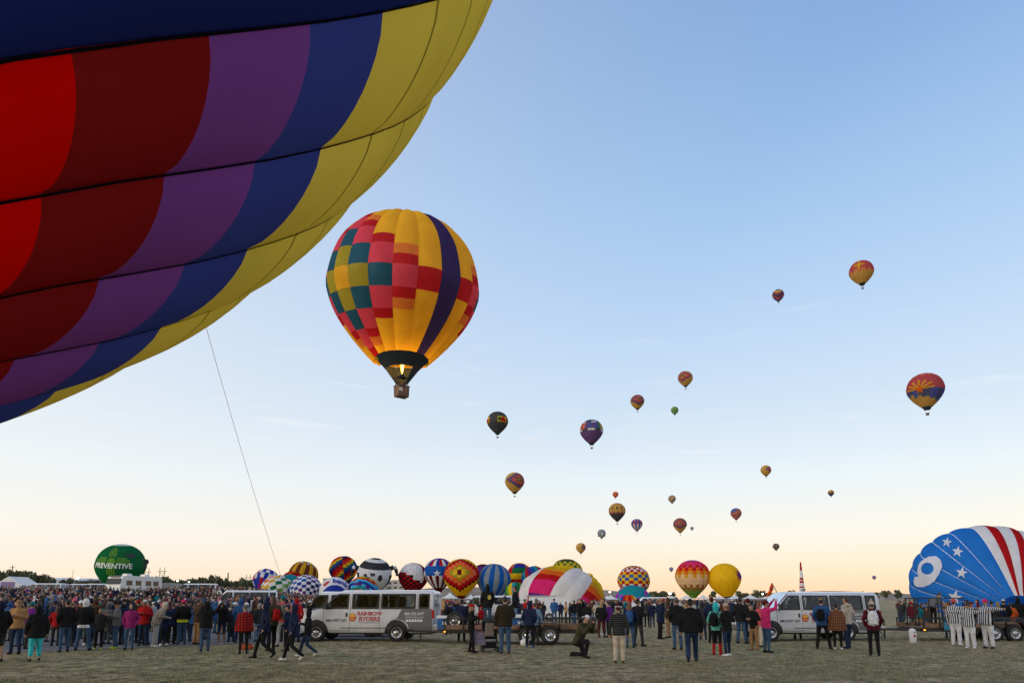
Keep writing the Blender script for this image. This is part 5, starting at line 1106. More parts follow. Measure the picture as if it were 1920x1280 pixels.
def flush_people():
    bpy.context.view_layer.update(); dg = bpy.context.evaluated_depsgraph_get()
    for key, o, P, hc, hands, lean, dz, H, face in PEND:
        m = bpy.data.meshes.new_from_object(o.evaluated_get(dg)); n = len(m.vertices); co = np.empty(n * 3); m.vertices.foreach_get('co', co); co = co.reshape(-1, 3)
        fs = [tuple(p.vertices) for p in m.polygons]; cen = np.array([co[list(f)].mean(0) for f in fs]); mi = classify(cen, P, hc, lean, dz).tolist()
        vs = co.tolist()
        if face and hands: fg = finger_geo(hands, n); b = len(vs); vs += [tuple(v) for v in fg.v]; fs += [tuple(i + b for i in f) for f in fg.f]; mi += [0] * len(fg.f)
        if face:
            fe = MB(); [fe.ell((sx * .03, .086, .008), (.012, .008, .007), 6, 5) for sx in (-1, 1)]; k0 = len(fe.f); fe.ell((0, .087, -.062), (.022, .008, .006), 6, 5)
            b = len(vs); vs += [tuple(H @ v + Vector(hc)) for v in fe.v]; fs += [tuple(i + b for i in f) for f in fe.f]; mi += [5] * k0 + [6] * (len(fe.f) - k0)
        bm = me('body', vs, fs, [SKIN[0], cloth('black'), cloth('denim'), cloth('black'), cloth('black'), EYE, LIP], mi, True)
        bpy.data.meshes.remove(m); mm_ = o.data; bpy.data.objects.remove(o); bpy.data.meshes.remove(mm_); BODY[key] = (bm, hc, H)
    PEND.clear()
# head wear, centred on the head
def shell(fn, n=18, m=14, sc=(.076, .094, .116), off=(0, 0, 0)):
    mb = MB(); mb.ell((0, 0, 0), (1, 1, 1), n, m)
    for v in mb.v:
        k = fn(v); v.x, v.y, v.z = v.x * sc[0] * k + off[0], v.y * sc[1] * k + off[1], v.z * sc[2] * k + off[2]
    return mb
hairf = lambda v: 1.13 if (v.z > (.48 if v.y > .1 else .48 - (0.1 - v.y) * 1.1)) else .9
def m_hair(): return shell(hairf)
def m_long():
    mb = shell(lambda v: 1.15 if (v.z > (.48 if v.y > .3 else -.6)) and not (v.y > .45 and v.z < .4) else .88); mb.ell((0, -.062, -.13), (.088, .05, .17), 12, 8); mb.ell((0, -.07, -.22), (.075, .04, .13), 10, 7); return mb
def m_tail(): mb = m_hair(); mb.ell((0, -.13, -.03), (.03, .04, .11), 10, 7); return mb
def m_beanie(): mb = shell(lambda v: 1.17 + .1 * max(0, v.z - .5) if v.z > (.22 if v.y > 0 else .1 + v.y * .25) else .88); mb.lathe([(.086, .018), (.1, .022), (.1, .055), (.088, .06)], (0, 0, 0), n=18); [v.__setattr__('y', v.y * 1.18) for v in mb.v[-72:]]; return mb
def m_pom(): mb = m_beanie(); mb.ell((0, 0, .165), (.034, .034, .032), 10, 7); return mb
def m_cap():
    mb = shell(lambda v: 1.14 if v.z > .25 else .88); V = []; n = 8
    for i in range(n + 1):
        a = PI * i / n; V += [(.075 * math.cos(a), .07 + .035 * math.sin(a), .045), (.078 * math.cos(a), .085 + .09 * math.sin(a), .03), (.078 * math.cos(a), .085 + .09 * math.sin(a), .022)]
    mb.add(V, [(3 * i, 3 * i + 3, 3 * i + 4, 3 * i + 1) for i in range(n)] + [(3 * i + 1, 3 * i + 4, 3 * i + 5, 3 * i + 2) for i in range(n)] + [(3 * i, 3 * i + 2, 3 * i + 5, 3 * i + 3) for i in range(n)]); return mb
def m_hood():
    mb = shell(lambda v: (1.3 if v.z < .7 else 1.24) if v.y < .52 else (1.12 if v.y < .68 else .8), off=(0, -.012, .002)); mb.ell((0, -.025, -.11), (.098, .095, .06), 12, 7); return mb
HW = {k: f().mesh(k, cloth('black'), True) for k, f in (('hair', m_hair), ('long_hair', m_long), ('ponytail', m_tail), ('beanie', m_beanie), ('pompom_beanie', m_pom), ('cap', m_cap), ('hood', m_hood))}
def setslot(o, i, m): o.material_slots[i].link = 'OBJECT'; o.material_slots[i].material = m
def make_person(key, loc, rz, h, top, bottom, shoes='black', hat=None, hatc='black', hair='hair', hairc='dark', skin=0, label=None, group=None, extra=None, capback=False):
    mesh, hc, H = BODY[key]; o = ob('person', mesh, loc=loc, rot=(0, 0, rz), label=label, cat='person', group=group); s = h / 1.75; o.scale = (s, s, s)
    setslot(o, 0, SKIN[skin]); setslot(o, 1, tmat(top)); setslot(o, 2, tmat(bottom)); setslot(o, 3, tmat(shoes)); setslot(o, 4, tmat(extra or top))
    def wear(kind, mat, nm):
        c = ob(nm, HW[kind], o); Hm = H @ Matrix.Rotation(PI, 3, 'Z') if (kind == 'cap' and capback) else H; c.matrix_local = Matrix.Translation(Vector(hc)) @ Hm.to_4x4(); setslot(c, 0, mat)
    if hair and hat != 'hood': wear(hair, HAIRM[hairc], 'hair')
    if hat: wear(hat, tmat(hatc), 'hood' if hat == 'hood' else 'hat')
    return o
GN = 'people in front of and around the vans'
def A(a): return (a, a) if isinstance(a, str) else a
NEAR = []
def P(px, feet, head, deg, top, bottom, label, z=None, d=None, **k):
    body = {q: k.pop(q) for q in ('legs', 'bulk', 'hem', 'lean', 'poncho', 'belly', 'hood_down', 'flare') if q in k}; body['arms'] = A(k.pop('arms', 'pocket')); body['bottom'] = k.pop('cut', 'long'); look = k.pop('look', (0, 0))
    NEAR.append((px, feet, head, deg, top, bottom, label, z, d, body, look, k))
B_ = 'black'; J = 'denim'; DJ = 'dark denim'
# left front row
P(4, 1240, 1124, 20, B_, 'charcoal', 'person in black jacket, navy hood and shorts cut off by the left edge', hat='hood', hatc='navy', cut='short', bulk=1.15)
P(37, 1225, 1121, 160, 'camel', DJ, 'person in tan jacket and beige beanie with dark face covering at left', hat='beanie', hatc='tan', hair='long_hair', arms='phone', bulk=1.15)
P(62, 1215, 1125, -30, 'purple', 'charcoal', 'person in purple jacket and teal beanie at left', hat='beanie', hatc='teal', bulk=1.05)
P(75, 1239, 1132, 8, B_, 'turquoise', 'person in black coat and bright turquoise trousers walking away at left', hat='hood', hatc=B_, legs='step', hem=.74, bulk=1.32, cut='crop', flare=1.18, arms='down', shoes='charcoal')
P(110, 1209, 1134, -20, 'red', 'charcoal', 'person in red jacket with brown hair right of turquoise trousers', hair='long_hair', hairc='brown', skin=1)
P(128, 1222, 1122, 15, B_, J, 'tall person in black jacket and jeans left of the white hood', bulk=1.12, hairc='dark', legs='step')
P(162, 1219, 1119, -15, B_, J, 'person in black hoodie with white hood up and white shirt hem', hat='hood', hatc='white', legs='wide', bulk=1.15, flare=1.1)
P(141, 1204, 1117, 30, 'coral', 'navy', 'person in coral jacket and pink knitted hat behind front row at left', hat='pompom_beanie', hatc='pink')
P(179, 1206, 1109, 10, 'teal', DJ, 'tall person in teal blue jacket right behind the white hood', bulk=1.15, hairc='dark')
P(191, 1217, 1138, 175, 'charcoal', B_, 'child in dark jacket and yellow green shoes facing the camera', shoes='lime', hairc='dark', skin=1)
P(222, 1216, 1124, 100, 'grey', J, 'man in grey hoodie and black beanie looking at his hands', hat='beanie', hatc=B_, arms='phone', shoes='lime', skin=1, bulk=1.15, look=(0, -.3))
P(205, 1206, 1127, -40, 'grey', 'grey', 'person in long grey coat and grey fur hat behind the boy', hat='hood', hatc='grey', hem=.55)
P(248, 1219, 1128, 165, 'magenta', J, 'woman in magenta jacket and jeans with navy scarf facing the camera', hat='hood', hatc='navy', cut='slim', skin=0)
P(270, 1206, 1124, 120, 'brown', 'charcoal', 'person in brown jacket between magenta jacket and grey jacket', hairc='dark', skin=1)
P(281, 1209, 1125, 80, 'charcoal', J, 'man in dark grey jacket and jeans left of the cream puffer', skin=1, bulk=1.12, arms='pocket')
P(296, 1213, 1132, -75, PUFFC, 'pale grey', 'person in cream puffer jacket bending forward in grey trousers', lean=.42, hat='hood', hatc='cream', shoes='white', bulk=1.25, arms='phone')
P(308, 1208, 1136, 20, 'mint', DJ, 'person in mint green jacket right of the cream puffer', hat='beanie', hatc='green')
P(326, 1208, 1128, -20, 'navy', 'black', 'person in navy jacket left of the hot pink hat', arms='camera', hairc='brown')
P(345, 1208, 1121, 5, B_, J, 'person in black jacket with hot pink beanie and yellow waist band', hat='beanie', hatc='hot pink', bulk=1.1)
P(366, 1204, 1130, 0, 'blue', DJ, 'person in bright blue jacket between pink beanie and black hoodie', hairc='brown')
P(373, 1209, 1118, -60, 'brown', 'tan', 'person in brown jacket and grey cap behind the black hoodie', hat='cap', hatc='grey', arms='phone', skin=1)
P(389, 1222, 1125, 5, B_, J, 'man in black hoodie and jeans taking a picture, left foreground', hat='hood', hatc=B_, arms='camera', bulk=1.22, shoes='navy')
P(419, 1205, 1126, 170, B_, DJ, 'woman in black jacket and brown boots aiming a camera at us', hair='long_hair', hairc='brown', arms='camera', cut='boot', shoes='tan')
P(437, 1204, 1131, 30, 'charcoal', DJ, 'person in charcoal coat and knit hat right of the brown boots', hat='beanie', hatc='grey', hem=.6)
P(452, 1206, 1119, -10, 'blue', 'navy', 'person in royal blue hood behind the plaid poncho', hat='hood', hatc='blue')
P(461, 1227, 1131, 5, PLAID, B_, 'person in red and black plaid poncho and grey hat, left foreground', hat='beanie', hatc='grey', poncho=.80, cut='slim', legs='stand', hairc='grey', hair='hair')
P(487, 1204, 1130, 25, 'charcoal', 'pale denim', 'grey haired person in dark coat and pale jeans', hair='hair', hairc='grey', bulk=1.1)
P(499, 1235, 1125, 80, 'navy', B_, 'person in dark navy hoodie and black trousers striding left', hat='hood', hatc='navy', legs='walk', arms=('fwd', 'back'), bulk=1.08)
P(513, 1222, 1116, 30, 'olive', B_, 'tall person in dark olive jacket with red pack behind the striding one', bulk=1.12, hairc='brown', hair='long_hair', legs='step')
P(531, 1214, 1111, 10, 'coral', 'pale grey', 'person in coral jacket and teal hat carrying a grey backpack', hat='pompom_beanie', hatc='teal')
P(557, 1206, 1119, -15, 'red', 'navy', 'person in red hooded jacket against the white van', hat='hood', hatc='red')
P(541, 1222, 1131, 70, 'navy', B_, 'person in navy jacket half hidden behind the white shoed walker', hat='cap', hatc='navy')
P(553, 1239, 1129, 75, 'navy', B_, 'person in navy hood and white shoes striding left before the van', hat='hood', hatc='navy', legs='walk', arms=('fwd', 'back'), shoes='white', bulk=1.15, hem=.78, skin=1)
P(580, 1232, 1139, 85, B_, DJ, 'woman in black hooded jacket and white shoes at the van nose', hat='hood', hatc=B_, legs='walk', arms=('phone', 'phone'), shoes='white', bulk=1.1)
# by the trailer
P(866, 1203, 1121, -10, 'navy', B_, 'man in navy jacket with his back turned at the trailer front', hat='cap', hatc=B_, bulk=1.15, arms=('fwd', 'pocket'))
P(842, 1190, 1127, 10, 'charcoal', 'grey', 'person with dark backpack behind the trailer tongue', hairc='brown'); P(846, 1187, 1126, -20, 'blue', J, 'person in blue jacket and cap behind the trailer tongue', hat='cap', hatc='maroon')
P(884, 1223, 1129, -95, B_, B_, 'woman in red beanie and scarf holding a baby beside the stroller', hat='beanie', hatc='red', hair='long_hair', hairc='blond', legs='step', arms=('hold', 'hold'), extra='red')
P(947, 1225, 1116, 2, PUFFO, J, 'man in olive brown puffer jacket and jeans seen from behind', hairc='dark', bulk=1.25, arms=('phone', 'down'), shoes='brown', flare=1.12, legs='stand')
P(914, 1178, 1093, 10, B_, J, 'person in black hoodie with yellow back emblem standing on the trailer', z=.60, d=28.6, hat='hood', hatc='black', bulk=1.2)
P(966, 1178, 1097, 75, B_, 'pale denim', 'man in black hoodie with short dark hair standing on the trailer', z=.60, d=28.6, hairc='dark', skin=1, bulk=1.1)
P(993, 1212, 1124, -15, 'navy', 'black', 'person in dark navy hoodie and blue shoes hugged from the side', hat='hood', hatc='navy', shoes='blue', bulk=1.12)
P(1003, 1208, 1128, -10, 'pale denim', 'charcoal', 'person in pale blue top behind the dark navy hoodie', hairc='brown', arms=('down', 'cross'))
P(984, 1176, 1120, -60, 'red', DJ, 'person with raised red sleeve behind the trailer', arms=('high', 'pocket'), hat='cap', hatc='pale grey')
P(1009, 1168, 1128, 40, 'purple', 'charcoal', 'person in purple jacket behind the trailer', hairc='brown')
P(1018, 1166, 1126, 170, B_, 'cream', 'person in black coat and red hood behind the trailer', hat='hood', hatc='maroon', hem=.6)
P(1039, 1168, 1120, 178, 'blue', J, 'man in blue jacket and cap facing the camera behind the trailer', hat='cap', hatc='navy', bulk=1.2)
P(1051, 1167, 1125, 160, 'navy', B_, 'person in navy jacket and white beanie behind the trailer', hat='beanie', hatc='white')
P(1061, 1168, 1127, 100, 'camel', B_, 'woman with long auburn hair and camel coat behind the trailer', hair='long_hair', hairc='red'); P(1068, 1170, 1129, -100, 'charcoal', B_, 'dark haired woman in charcoal top facing the auburn haired one', hair='long_hair', hairc='dark')
P(1076, 1170, 1124, 20, B_, 'blue', 'person in black jacket with blue plaid skirt behind the trailer', hair='ponytail', hairc='dark', hem=.8)
P(1094, 1178, 1125, 170, B_, 'charcoal', 'man in black jacket raising a camera above the trailer end', arms='camera', bulk=1.2, hat='cap', hatc=B_); P(1101, 1180, 1128, -30, B_, B_, 'person in black standing close behind the raised camera', bulk=1.1)
P(1110, 1166, 1122, 170, 'brown', 'denim', 'man in brown jacket and blue jeans right of raised camera', hat='cap', hatc='brown'); P(1118, 1172, 1126, 20, 'cream', 'charcoal', 'person in cream coat at the trailer end', hair='long_hair', hairc='grey', hem=.6)
P(1127, 1194, 1126, 0, B_, 'maroon', 'blond woman in black jacket right of the trailer end', hair='long_hair', hairc='blond', cut='slim', legs='step'); P(1141, 1193, 1125, 60, 'purple', B_, 'person in dark purple jacket left of the grey puffer', hairc='dark', hat='cap', hatc='navy', arms='phone')
P(1084, 1231, 1131, -122, 'olive', B_, 'kneeling photographer in olive hoodie and backward white cap', hat='cap', hatc='white', legs='kneel', arms='camera', lean=.42, bulk=1.15, capback=True, skin=0)
# right of centre
P(1159, 1242, 1128, 0, PUFFG, 'cream', 'person in grey puffer and cream trousers with striped pompom hat', hat='pompom_beanie', hatc='maroon', arms='down', bulk=1.1, flare=1.12, shoes='brown', hair='hair', hairc='brown')
P(1180, 1212, 1128, -5, 'navy', 'denim', 'woman with long brown hair and bright blue backpack', hair='long_hair', hairc='red', cut='slim')
P(1195, 1209, 1119, -40, B_, 'charcoal', 'bearded man in black jacket and dark trousers right of blue backpack', hat='cap', hatc=B_, legs='wide', arms=('phone', 'pocket'), skin=1, bulk=1.12)
P(1212, 1176, 1122, 160, 'charcoal', B_, 'person in charcoal coat behind the bearded man', hat='beanie', hatc=B_); P(1222, 1177, 1126, 20, 'navy', DJ, 'short person in navy jacket left of the beige hood', hairc='dark')
P(1236, 1196, 1119, -70, 'navy', B_, 'man in navy coat and beige cap facing right', hat='beanie', hatc='tan', hem=.75, arms='phone'); P(1252, 1194, 1118, 80, 'brown', 'tan', 'person in brown hooded jacket and tan trousers', hat='hood', hatc='brown')
P(1268, 1215, 1117, 15, B_, J, 'person in black jacket with grey beanie and scarf left of walking man', hat='beanie', hatc='grey', bulk=1.08)
P(1294, 1241, 1118, 0, B_, DJ, 'big man in black jacket and black cap walking away', hat='cap', hatc=B_, legs='walk', arms='down', bulk=1.38, flare=1.12, hood_down=True, shoes='charcoal')
P(1316, 1197, 1125, 10, 'charcoal', DJ, 'person in hooded charcoal coat behind the walking man', hat='hood', hatc='charcoal', hem=.62)
P(1334, 1203, 1117, -10, 'navy', B_, 'person in maroon beanie and navy jacket behind the teal scarf', hat='beanie', hatc='maroon', bulk=1.1)
P(1341, 1225, 1127, -20, 'mint', B_, 'woman with turquoise headscarf and red boots', hat='hood', hatc='turquoise', cut='boot', shoes='red', bulk=.95)
P(1361, 1228, 1127, 40, B_, DJ, 'woman in black jacket and pale knitted hat beside red boots', hat='beanie', hatc='cream', hair='ponytail', hairc='red', cut='slim', shoes='white', arms='phone', legs='step')
P(1387, 1204, 1118, -30, B_, J, 'man in black jacket and jeans left of the tan trousers', hairc='dark', skin=2, bulk=1.1, legs='step'); P(1402, 1204, 1119, 10, 'charcoal', DJ, 'person in dark maroon beanie right of the man in black jacket', hat='beanie', hatc='maroon')
P(1411, 1216, 1130, 150, B_, 'tan', 'woman in black top and tan corduroy trousers', hair='hair', hairc='brown', arms='phone', lean=.2, flare=1.05, shoes='tan')
P(1434, 1221, 1122, -60, 'hot pink', J, 'woman in hot pink coat raising a phone at the right van', arms='up', hair='hair', hairc='dark', hat='beanie', hatc='maroon', cut='slim', flare=1.12, bulk=1.08); P(1422, 1210, 1126, -70, 'coral', 'cream', 'woman with long auburn hair behind the hot pink coat', hair='long_hair', hairc='red')
P(1539, 1215, 1117, -10, 'blue', B_, 'person in blue jacket and beige cap with black backpack at the van', hat='cap', hatc='tan', legs='wide', bulk=1.08)
P(1566, 1216, 1129, 0, SHAWL, B_, 'woman in brown patterned shawl and white shoes', hair='hair', hairc='dark', poncho=.72, cut='slim', shoes='white')
P(1586, 1214, 1117, 50, 'cream', DJ, 'man in cream jacket and jeans beside the patterned shawl', hairc='brown', shoes='navy', legs='step', hood_down=True)
P(1633, 1228, 1121, 5, 'maroon', B_, 'woman in maroon jacket, cream pompom hat and white backpack', hat='pompom_beanie', hatc='cream')
P(1708, 1183, 1126, 15, 'maroon', 'grey', 'person in maroon jacket and red beanie by the right trailer', hat='beanie', hatc='red'); P(1721, 1181, 1131, 20, 'teal', 'tan', 'person in dark teal jacket behind the red beanie', hairc='dark')
P(1787, 1210, 1120, -20, REF, 'white', 'person in referee stripes with pale red hat, leftmost of the three', hat='beanie', hatc='coral', arms=('side', 'down'), bulk=1.15, flare=1.2, shoes='white', extra='black')
P(1813, 1216, 1127, 160, REF, 'white', 'person in referee stripes and white trousers in the middle', hat='beanie', hatc='brown', arms=('side', 'side'), bulk=1.2, flare=1.25, shoes='white', look=(.4, 0))
P(1847, 1216, 1120, 150, REF, 'white', 'person in referee stripes and hot pink beanie, rightmost of the three', hat='beanie', hatc='hot pink', arms=('down', 'side'), bulk=1.25, belly=.05, flare=1.22, shoes='charcoal')
P(1813, 1180, 1122, 30, 'red', DJ, 'person in red jacket and cap behind the referee stripes', hat='cap', hatc='navy', d=33); P(1821, 1181, 1126, 160, B_, DJ, 'person in red beanie right behind the middle referee', hat='beanie', hatc='maroon', d=33)
for i, (x, hd, tp, ht, hc_, lb) in enumerate(((1858, 1124, 'charcoal', 'cap', 'charcoal', 'person in charcoal cap right of the pink beanie referee'), (1870, 1127, 'navy', None, B_, 'blond person in dark jacket behind the right trailer'), (1881, 1121, B_, 'cap', 'white', 'person in black jacket and white cap behind the right trailer'), (1893, 1129, 'orange', None, B_, 'person in orange top behind the right trailer'), (1908, 1117, B_, 'hood', B_, 'tall person in black hood at the right edge'))):
    P(x, 1185, hd, 10, tp, DJ, lb, hat=ht, hatc=hc_, d=32.5 + .4 * i, hair='long_hair' if i == 1 else 'hair', hairc='blond' if i == 1 else 'dark', bulk=1.1)
P(1747, 1178, 1138, -40, 'grey', B_, 'person in grey jacket stooping inside the right trailer', z=.6, d=30.3, lean=.75, arms='down', hairc='brown'); P(1773, 1178, 1134, 30, 'blue', DJ, 'person in blue jacket behind the trailer cage bars', d=31.9, lean=.3, hairc='brown')
P(1492, 1200, 1121, 10, 'charcoal', 'charcoal', 'person standing behind the right van, only legs seen below it', d=31.5)
for i, n_ in enumerate(NEAR):
    body = dict(n_[9]); queue_person(('n', i), .019, n_[10], True, **body)
rv = random.Random(5)
for i in range(14):
    queue_person(('v', i), .03, (rv.uniform(-.6, .6), rv.uniform(-.2, .35)), False, legs=['stand', 'step', 'stand', 'wide', 'stand'][i % 5], arms=[('pocket', 'pocket'), ('down', 'down'), ('phone', 'phone'), ('camera', 'camera'), ('high', 'pocket') if i == 10 else ('cross', 'cross'), ('pocket', 'down'), ('up', 'up')][i % 7], bulk=[1.0, 1.15, 1.25, 1.08][i % 4], hem=[.84, .84, .6, .8][(i // 2) % 4], bottom=['long', 'slim', 'long'][i % 3], hood_down=i % 3 == 0, lean=[0, .1, 0, -.05, .18, 0, .06][i % 7])
queue_person('baby', .02, (.3, .2), False, legs='sit', arms=('phone', 'down'), bulk=1.25); queue_person('driver', .025, (.2, 0), False, legs='sit', arms=('hold', 'hold'), bulk=1.1)
flush_people()
SPOTS = []
for i, (px, feet, head, deg, top, bottom, label, z, d, body, look, k) in enumerate(NEAR):
    dd = d or gd(feet, px); x = gx(px, dd); zz = z if z is not None else terrain(x, dd)
    ztop = at(px, head, dd).z; h = ztop - zz
    kneel = body.get('legs') == 'kneel'; lean = body.get('lean', 0)
    hat = k.get('hat'); h = h / (1.0 + (.03 if hat in ('beanie', 'hood', 'cap') else .05 if hat == 'pompom_beanie' else .012))
    if kneel: h = 1.6
    if lean > .3: h = max(h * 1.12, 1.65)
    h = min(1.98, max(1.25, h)); rz = math.radians(deg) - math.atan2(x, dd)
    o = make_person(('n', i), (x, dd, zz), rz, h, top, bottom, label=label, group=GN, **k); SPOTS.append((x, dd)); o['tmp'] = i
PPL = {o['label']: o for o in COL.objects if o.get('category') == 'person'}
for o in PPL.values(): del o['tmp']
# baby held in the arms, driver at the wheel, riders in the flying basket
mum = PPL['woman in red beanie and scarf holding a baby beside the stroller']; q = Matrix.Rotation(mum.rotation_euler.z, 3, 'Z') @ Vector((0, .33, .92)); make_person('baby', mum.location + q, mum.rotation_euler.z + PI * .75, .78, 'red', 'charcoal', label='baby in red jacket held beside the stroller', group=GN, hat='beanie', hatc='red')
make_person('driver', (van2.location.x - .62, van2.location.y - .42, .66), PI / 2, 1.72, B_, DJ, label='dark figure sitting at the wheel of the right van', group=GN)
for i in range(4):
    a = i * 1.6 + .4; zb_ = C2.z + R2 * (zb - .045); make_person(('v', (0, 1, 3, 6)[i]), (C2.x + .55 * math.cos(a), C2.y + .5 * math.sin(a), zb_ - .2), a, 1.75, (B_, 'navy', 'charcoal', 'maroon')[i], DJ, label='%s rider from the left in the basket of the flying yellow balloon' % ('first', 'second', 'third', 'fourth')[[1, 0, 2, 3][i]], group='riders in the flying basket')
# backpacks and cameras carried by some of them
def carry(pl, col, label, sc=1.0):
    o = PPL[pl]; r = ob('backpack', None, label=label, cat='backpack', group='backpacks people wear'); r.rotation_euler.z = o.rotation_euler.z; s = o.scale[0] * sc; r.scale = (s, s, s); m = Matrix.Rotation(o.rotation_euler.z, 3, 'Z'); r.location = o.location + m @ Vector((0, -.235 * o.scale[0], 1.0 * o.scale[0])); C_ = tmat(col)
    b = MB(); b.ell((0, 0, .2), (.16, .095, .25), 14, 10); b.box((0, -.01, .17), (.29, .15, .36), top=.8); b.ob('bag', C_, r, True); MB().box((0, -.095, .12), (.2, .06, .18)).ob('pocket', C_, r)
    for sx in (-1, 1): MB().path([(sx * .1, .05, .38), (sx * .11, .2, .46), (sx * .12, .35, .36), (sx * .13, .36, .12), (sx * .14, .1, .05)], .016).ob('strap', C_, r)
carry('woman with long brown hair and bright blue backpack', 'blue', 'bright blue backpack on the long haired woman'); carry('person in blue jacket and beige cap with black backpack at the van', B_, 'black backpack on the person in blue jacket and beige cap', .85); carry('woman in maroon jacket, cream pompom hat and white backpack', 'white', 'white backpack on the woman in cream pompom hat')
carry('woman with turquoise headscarf and red boots', B_, 'black backpack on the woman with turquoise headscarf'); carry('person in coral jacket and teal hat carrying a grey backpack', 'grey', 'grey backpack on the person in teal hat'); carry('tall person in dark olive jacket with red pack behind the striding one', 'red', 'red backpack on the tall person in dark olive', .8); carry('person with dark backpack behind the trailer tongue', B_, 'dark backpack behind the trailer tongue')
def gadget(pl, off, nm, label, lens=True):
    o = PPL[pl]; m = Matrix.Rotation(o.rotation_euler.z, 3, 'Z'); s = o.scale[0]; r = ob(nm, None, loc=o.location + m @ (Vector(off) * s), rot=(0, 0, o.rotation_euler.z), label=label, cat=nm)
    if lens: MB().box((0, 0, 0), (.15, .07, .10)).box((0, 0, .06), (.06, .06, .03)).ob('body', BLACKP, r); MB().tube((0, .03, 0), (0, .16, 0), .04, .045, 12).ob('lens', BLACKP, r)
    else: MB().box((0, 0, 0), (.15, .01, .075)).ob('body', BLACKP, r); MB().box((0, -.0065, 0), (.138, .002, .066)).ob('screen', emit('phone_screen', (.6, .7, .85), .8), r)
gadget('kneeling photographer in olive hoodie and backward white cap', (0, .47, 1.14), 'camera', 'black camera held up by the kneeling photographer'); gadget('woman in hot pink coat raising a phone at the right van', (0, .44, 1.78), 'phone', 'phone raised by the woman in hot pink coat', False); gadget('man in black hoodie and jeans taking a picture, left foreground', (0, .38, 1.64), 'camera', 'camera held by the man in black hoodie'); gadget('woman in black jacket and brown boots aiming a camera at us', (0, .36, 1.64), 'camera', 'camera held by the woman in brown boots'); gadget('man in black jacket raising a camera above the trailer end', (0, .36, 1.64), 'camera', 'camera held above the trailer end')
o = PPL['person in black jacket with hot pink beanie and yellow waist band']; MB().lathe([(.2, 0), (.205, .11)], n=20).ob('waist_band', pm('band_yellow', (.6, .6, .03), .7), o).location = (0, 0, .86)
for v in o.children[-1].data.vertices: v.co.y *= .75
o = PPL['person in black hoodie with yellow back emblem standing on the trailer']; ob('emblem', map_flat(poly_flat([[(.075 * math.cos(a * PI / 8), .095 * math.sin(a * PI / 8)) for a in range(16)]]), lambda x, y: Vector((.05 + x, -.163 + abs(x) * .2, 1.24 + y)), 'emblem', pm('emblem_gold', (.55, .45, .08), .7)), o)
o = PPL['person in black hoodie with white hood up and white shirt hem']; MB().lathe([(.19, 0), (.2, .05), (.19, .1)], n=20).ob('shirt_hem', cloth('white'), o, True).location = (0, 0, .77)
o = PPL['person in grey puffer and cream trousers with striped pompom hat']; MB().lathe([(.098, 0), (.108, .015), (.108, .045), (.1, .05)], n=18).ob('hat_band', cloth('white'), o, True).location = (0, .02, 1.66)
# ---------------------------------------------------------------- the crowd: people one can pick out, then the far mass as one
rc = random.Random(11)
TOPS = ['black'] * 6 + ['navy'] * 4 + ['charcoal'] * 4 + ['grey', 'brown', 'maroon'] + ['black', 'navy', 'charcoal', 'grey', 'maroon', 'red', 'blue', 'teal', 'olive', 'olive', 'brown', 'purple', 'pale grey', 'cream', 'green', 'camel']
HATS = [(None, 'hair', c) for c in ('dark', 'brown', 'grey')] + [(None, 'long_hair', c) for c in ('dark', 'brown', 'blond', 'red')] + [('beanie', 'hair', c) for c in ('black', 'charcoal', 'grey', 'navy', 'red', 'maroon', 'white', 'teal', 'brown')] + [('pompom_beanie', 'hair', c) for c in ('pink', 'white', 'blue')] + [('cap', 'hair', c) for c in ('black', 'white', 'navy', 'tan')] + [('hood', None, 'self')] * 4
ZON = [(100, 'below the far left tent'), (200, 'below the small peaked tent'), (290, 'below the green balloon'), (400, 'before the tree line at left'), (620, 'left of the lettered van'), (960, 'behind the trailer front'), (1140, 'behind the trailer wheels'), (1300, 'below the checkered balloon'), (1480, 'below the plain yellow balloon'), (2000, 'near the blue starred balloon')]
USED = set(); MIDC = []
def crowd(n, px0, px1, d0, d1, pw, gap=.55):
    k = 0; tries = 0
    while k < n and tries < n * 40:
        tries += 1; px = rc.uniform(px0, px1); d = d0 + (d1 - d0) * rc.random() ** pw; x = gx(px, d)
        if px < 620 and d < edge_y(x) + .8: continue
        if any((x - a) ** 2 + (d - b) ** 2 < gap ** 2 for a, b in SPOTS): continue
        zn = next(z for lim, z in ZON if px < lim)
        for _ in range(30):
            tp = rc.choice(TOPS); ht = rc.choice(HATS)
            key = (tp, ht, zn)
            if key not in USED: break
        USED.add(key); SPOTS.append((x, d)); k += 1
        hat, hair, c = ht; desc = {None: '%s %s' % (c, 'long hair' if hair == 'long_hair' else 'short hair'), 'beanie': c + ' beanie', 'pompom_beanie': c + ' pompom hat', 'cap': c + ' cap', 'hood': 'hood up'}[hat]
        z = terrain(x, d); v = rc.randrange(14); rz = rc.choice([rc.gauss(0, .7), rc.gauss(PI, .8), rc.gauss(1.3, .6), rc.gauss(-1.3, .6)])
        make_person(('v', v), (x, d, z), rz, rc.uniform(1.56, 1.88) if rc.random() > .07 else rc.uniform(1.15, 1.4), tp, rc.choice(['denim', 'dark denim', 'black', 'charcoal', 'dark denim', 'grey', 'tan']), hat=hat, hatc=tp if c == 'self' else c if hat else 'black', hair=hair, hairc=c if not hat else rc.choice(['dark', 'brown']), skin=rc.choice([0, 0, 1, 2]), shoes=rc.choice(['black', 'charcoal', 'white', 'brown']),
                    label='person in %s jacket, %s, in crowd %s' % (tp, desc, zn), group='people in the crowd')
crowd(140, -25, 610, 26.5, 46, 1.2, .45); crowd(22, 825, 1150, 33, 60, 1.0, .7); crowd(28, 1140, 1445, 40, 75, 1.0, .8); crowd(8, 1695, 1920, 34, 45, 1.0, .7)
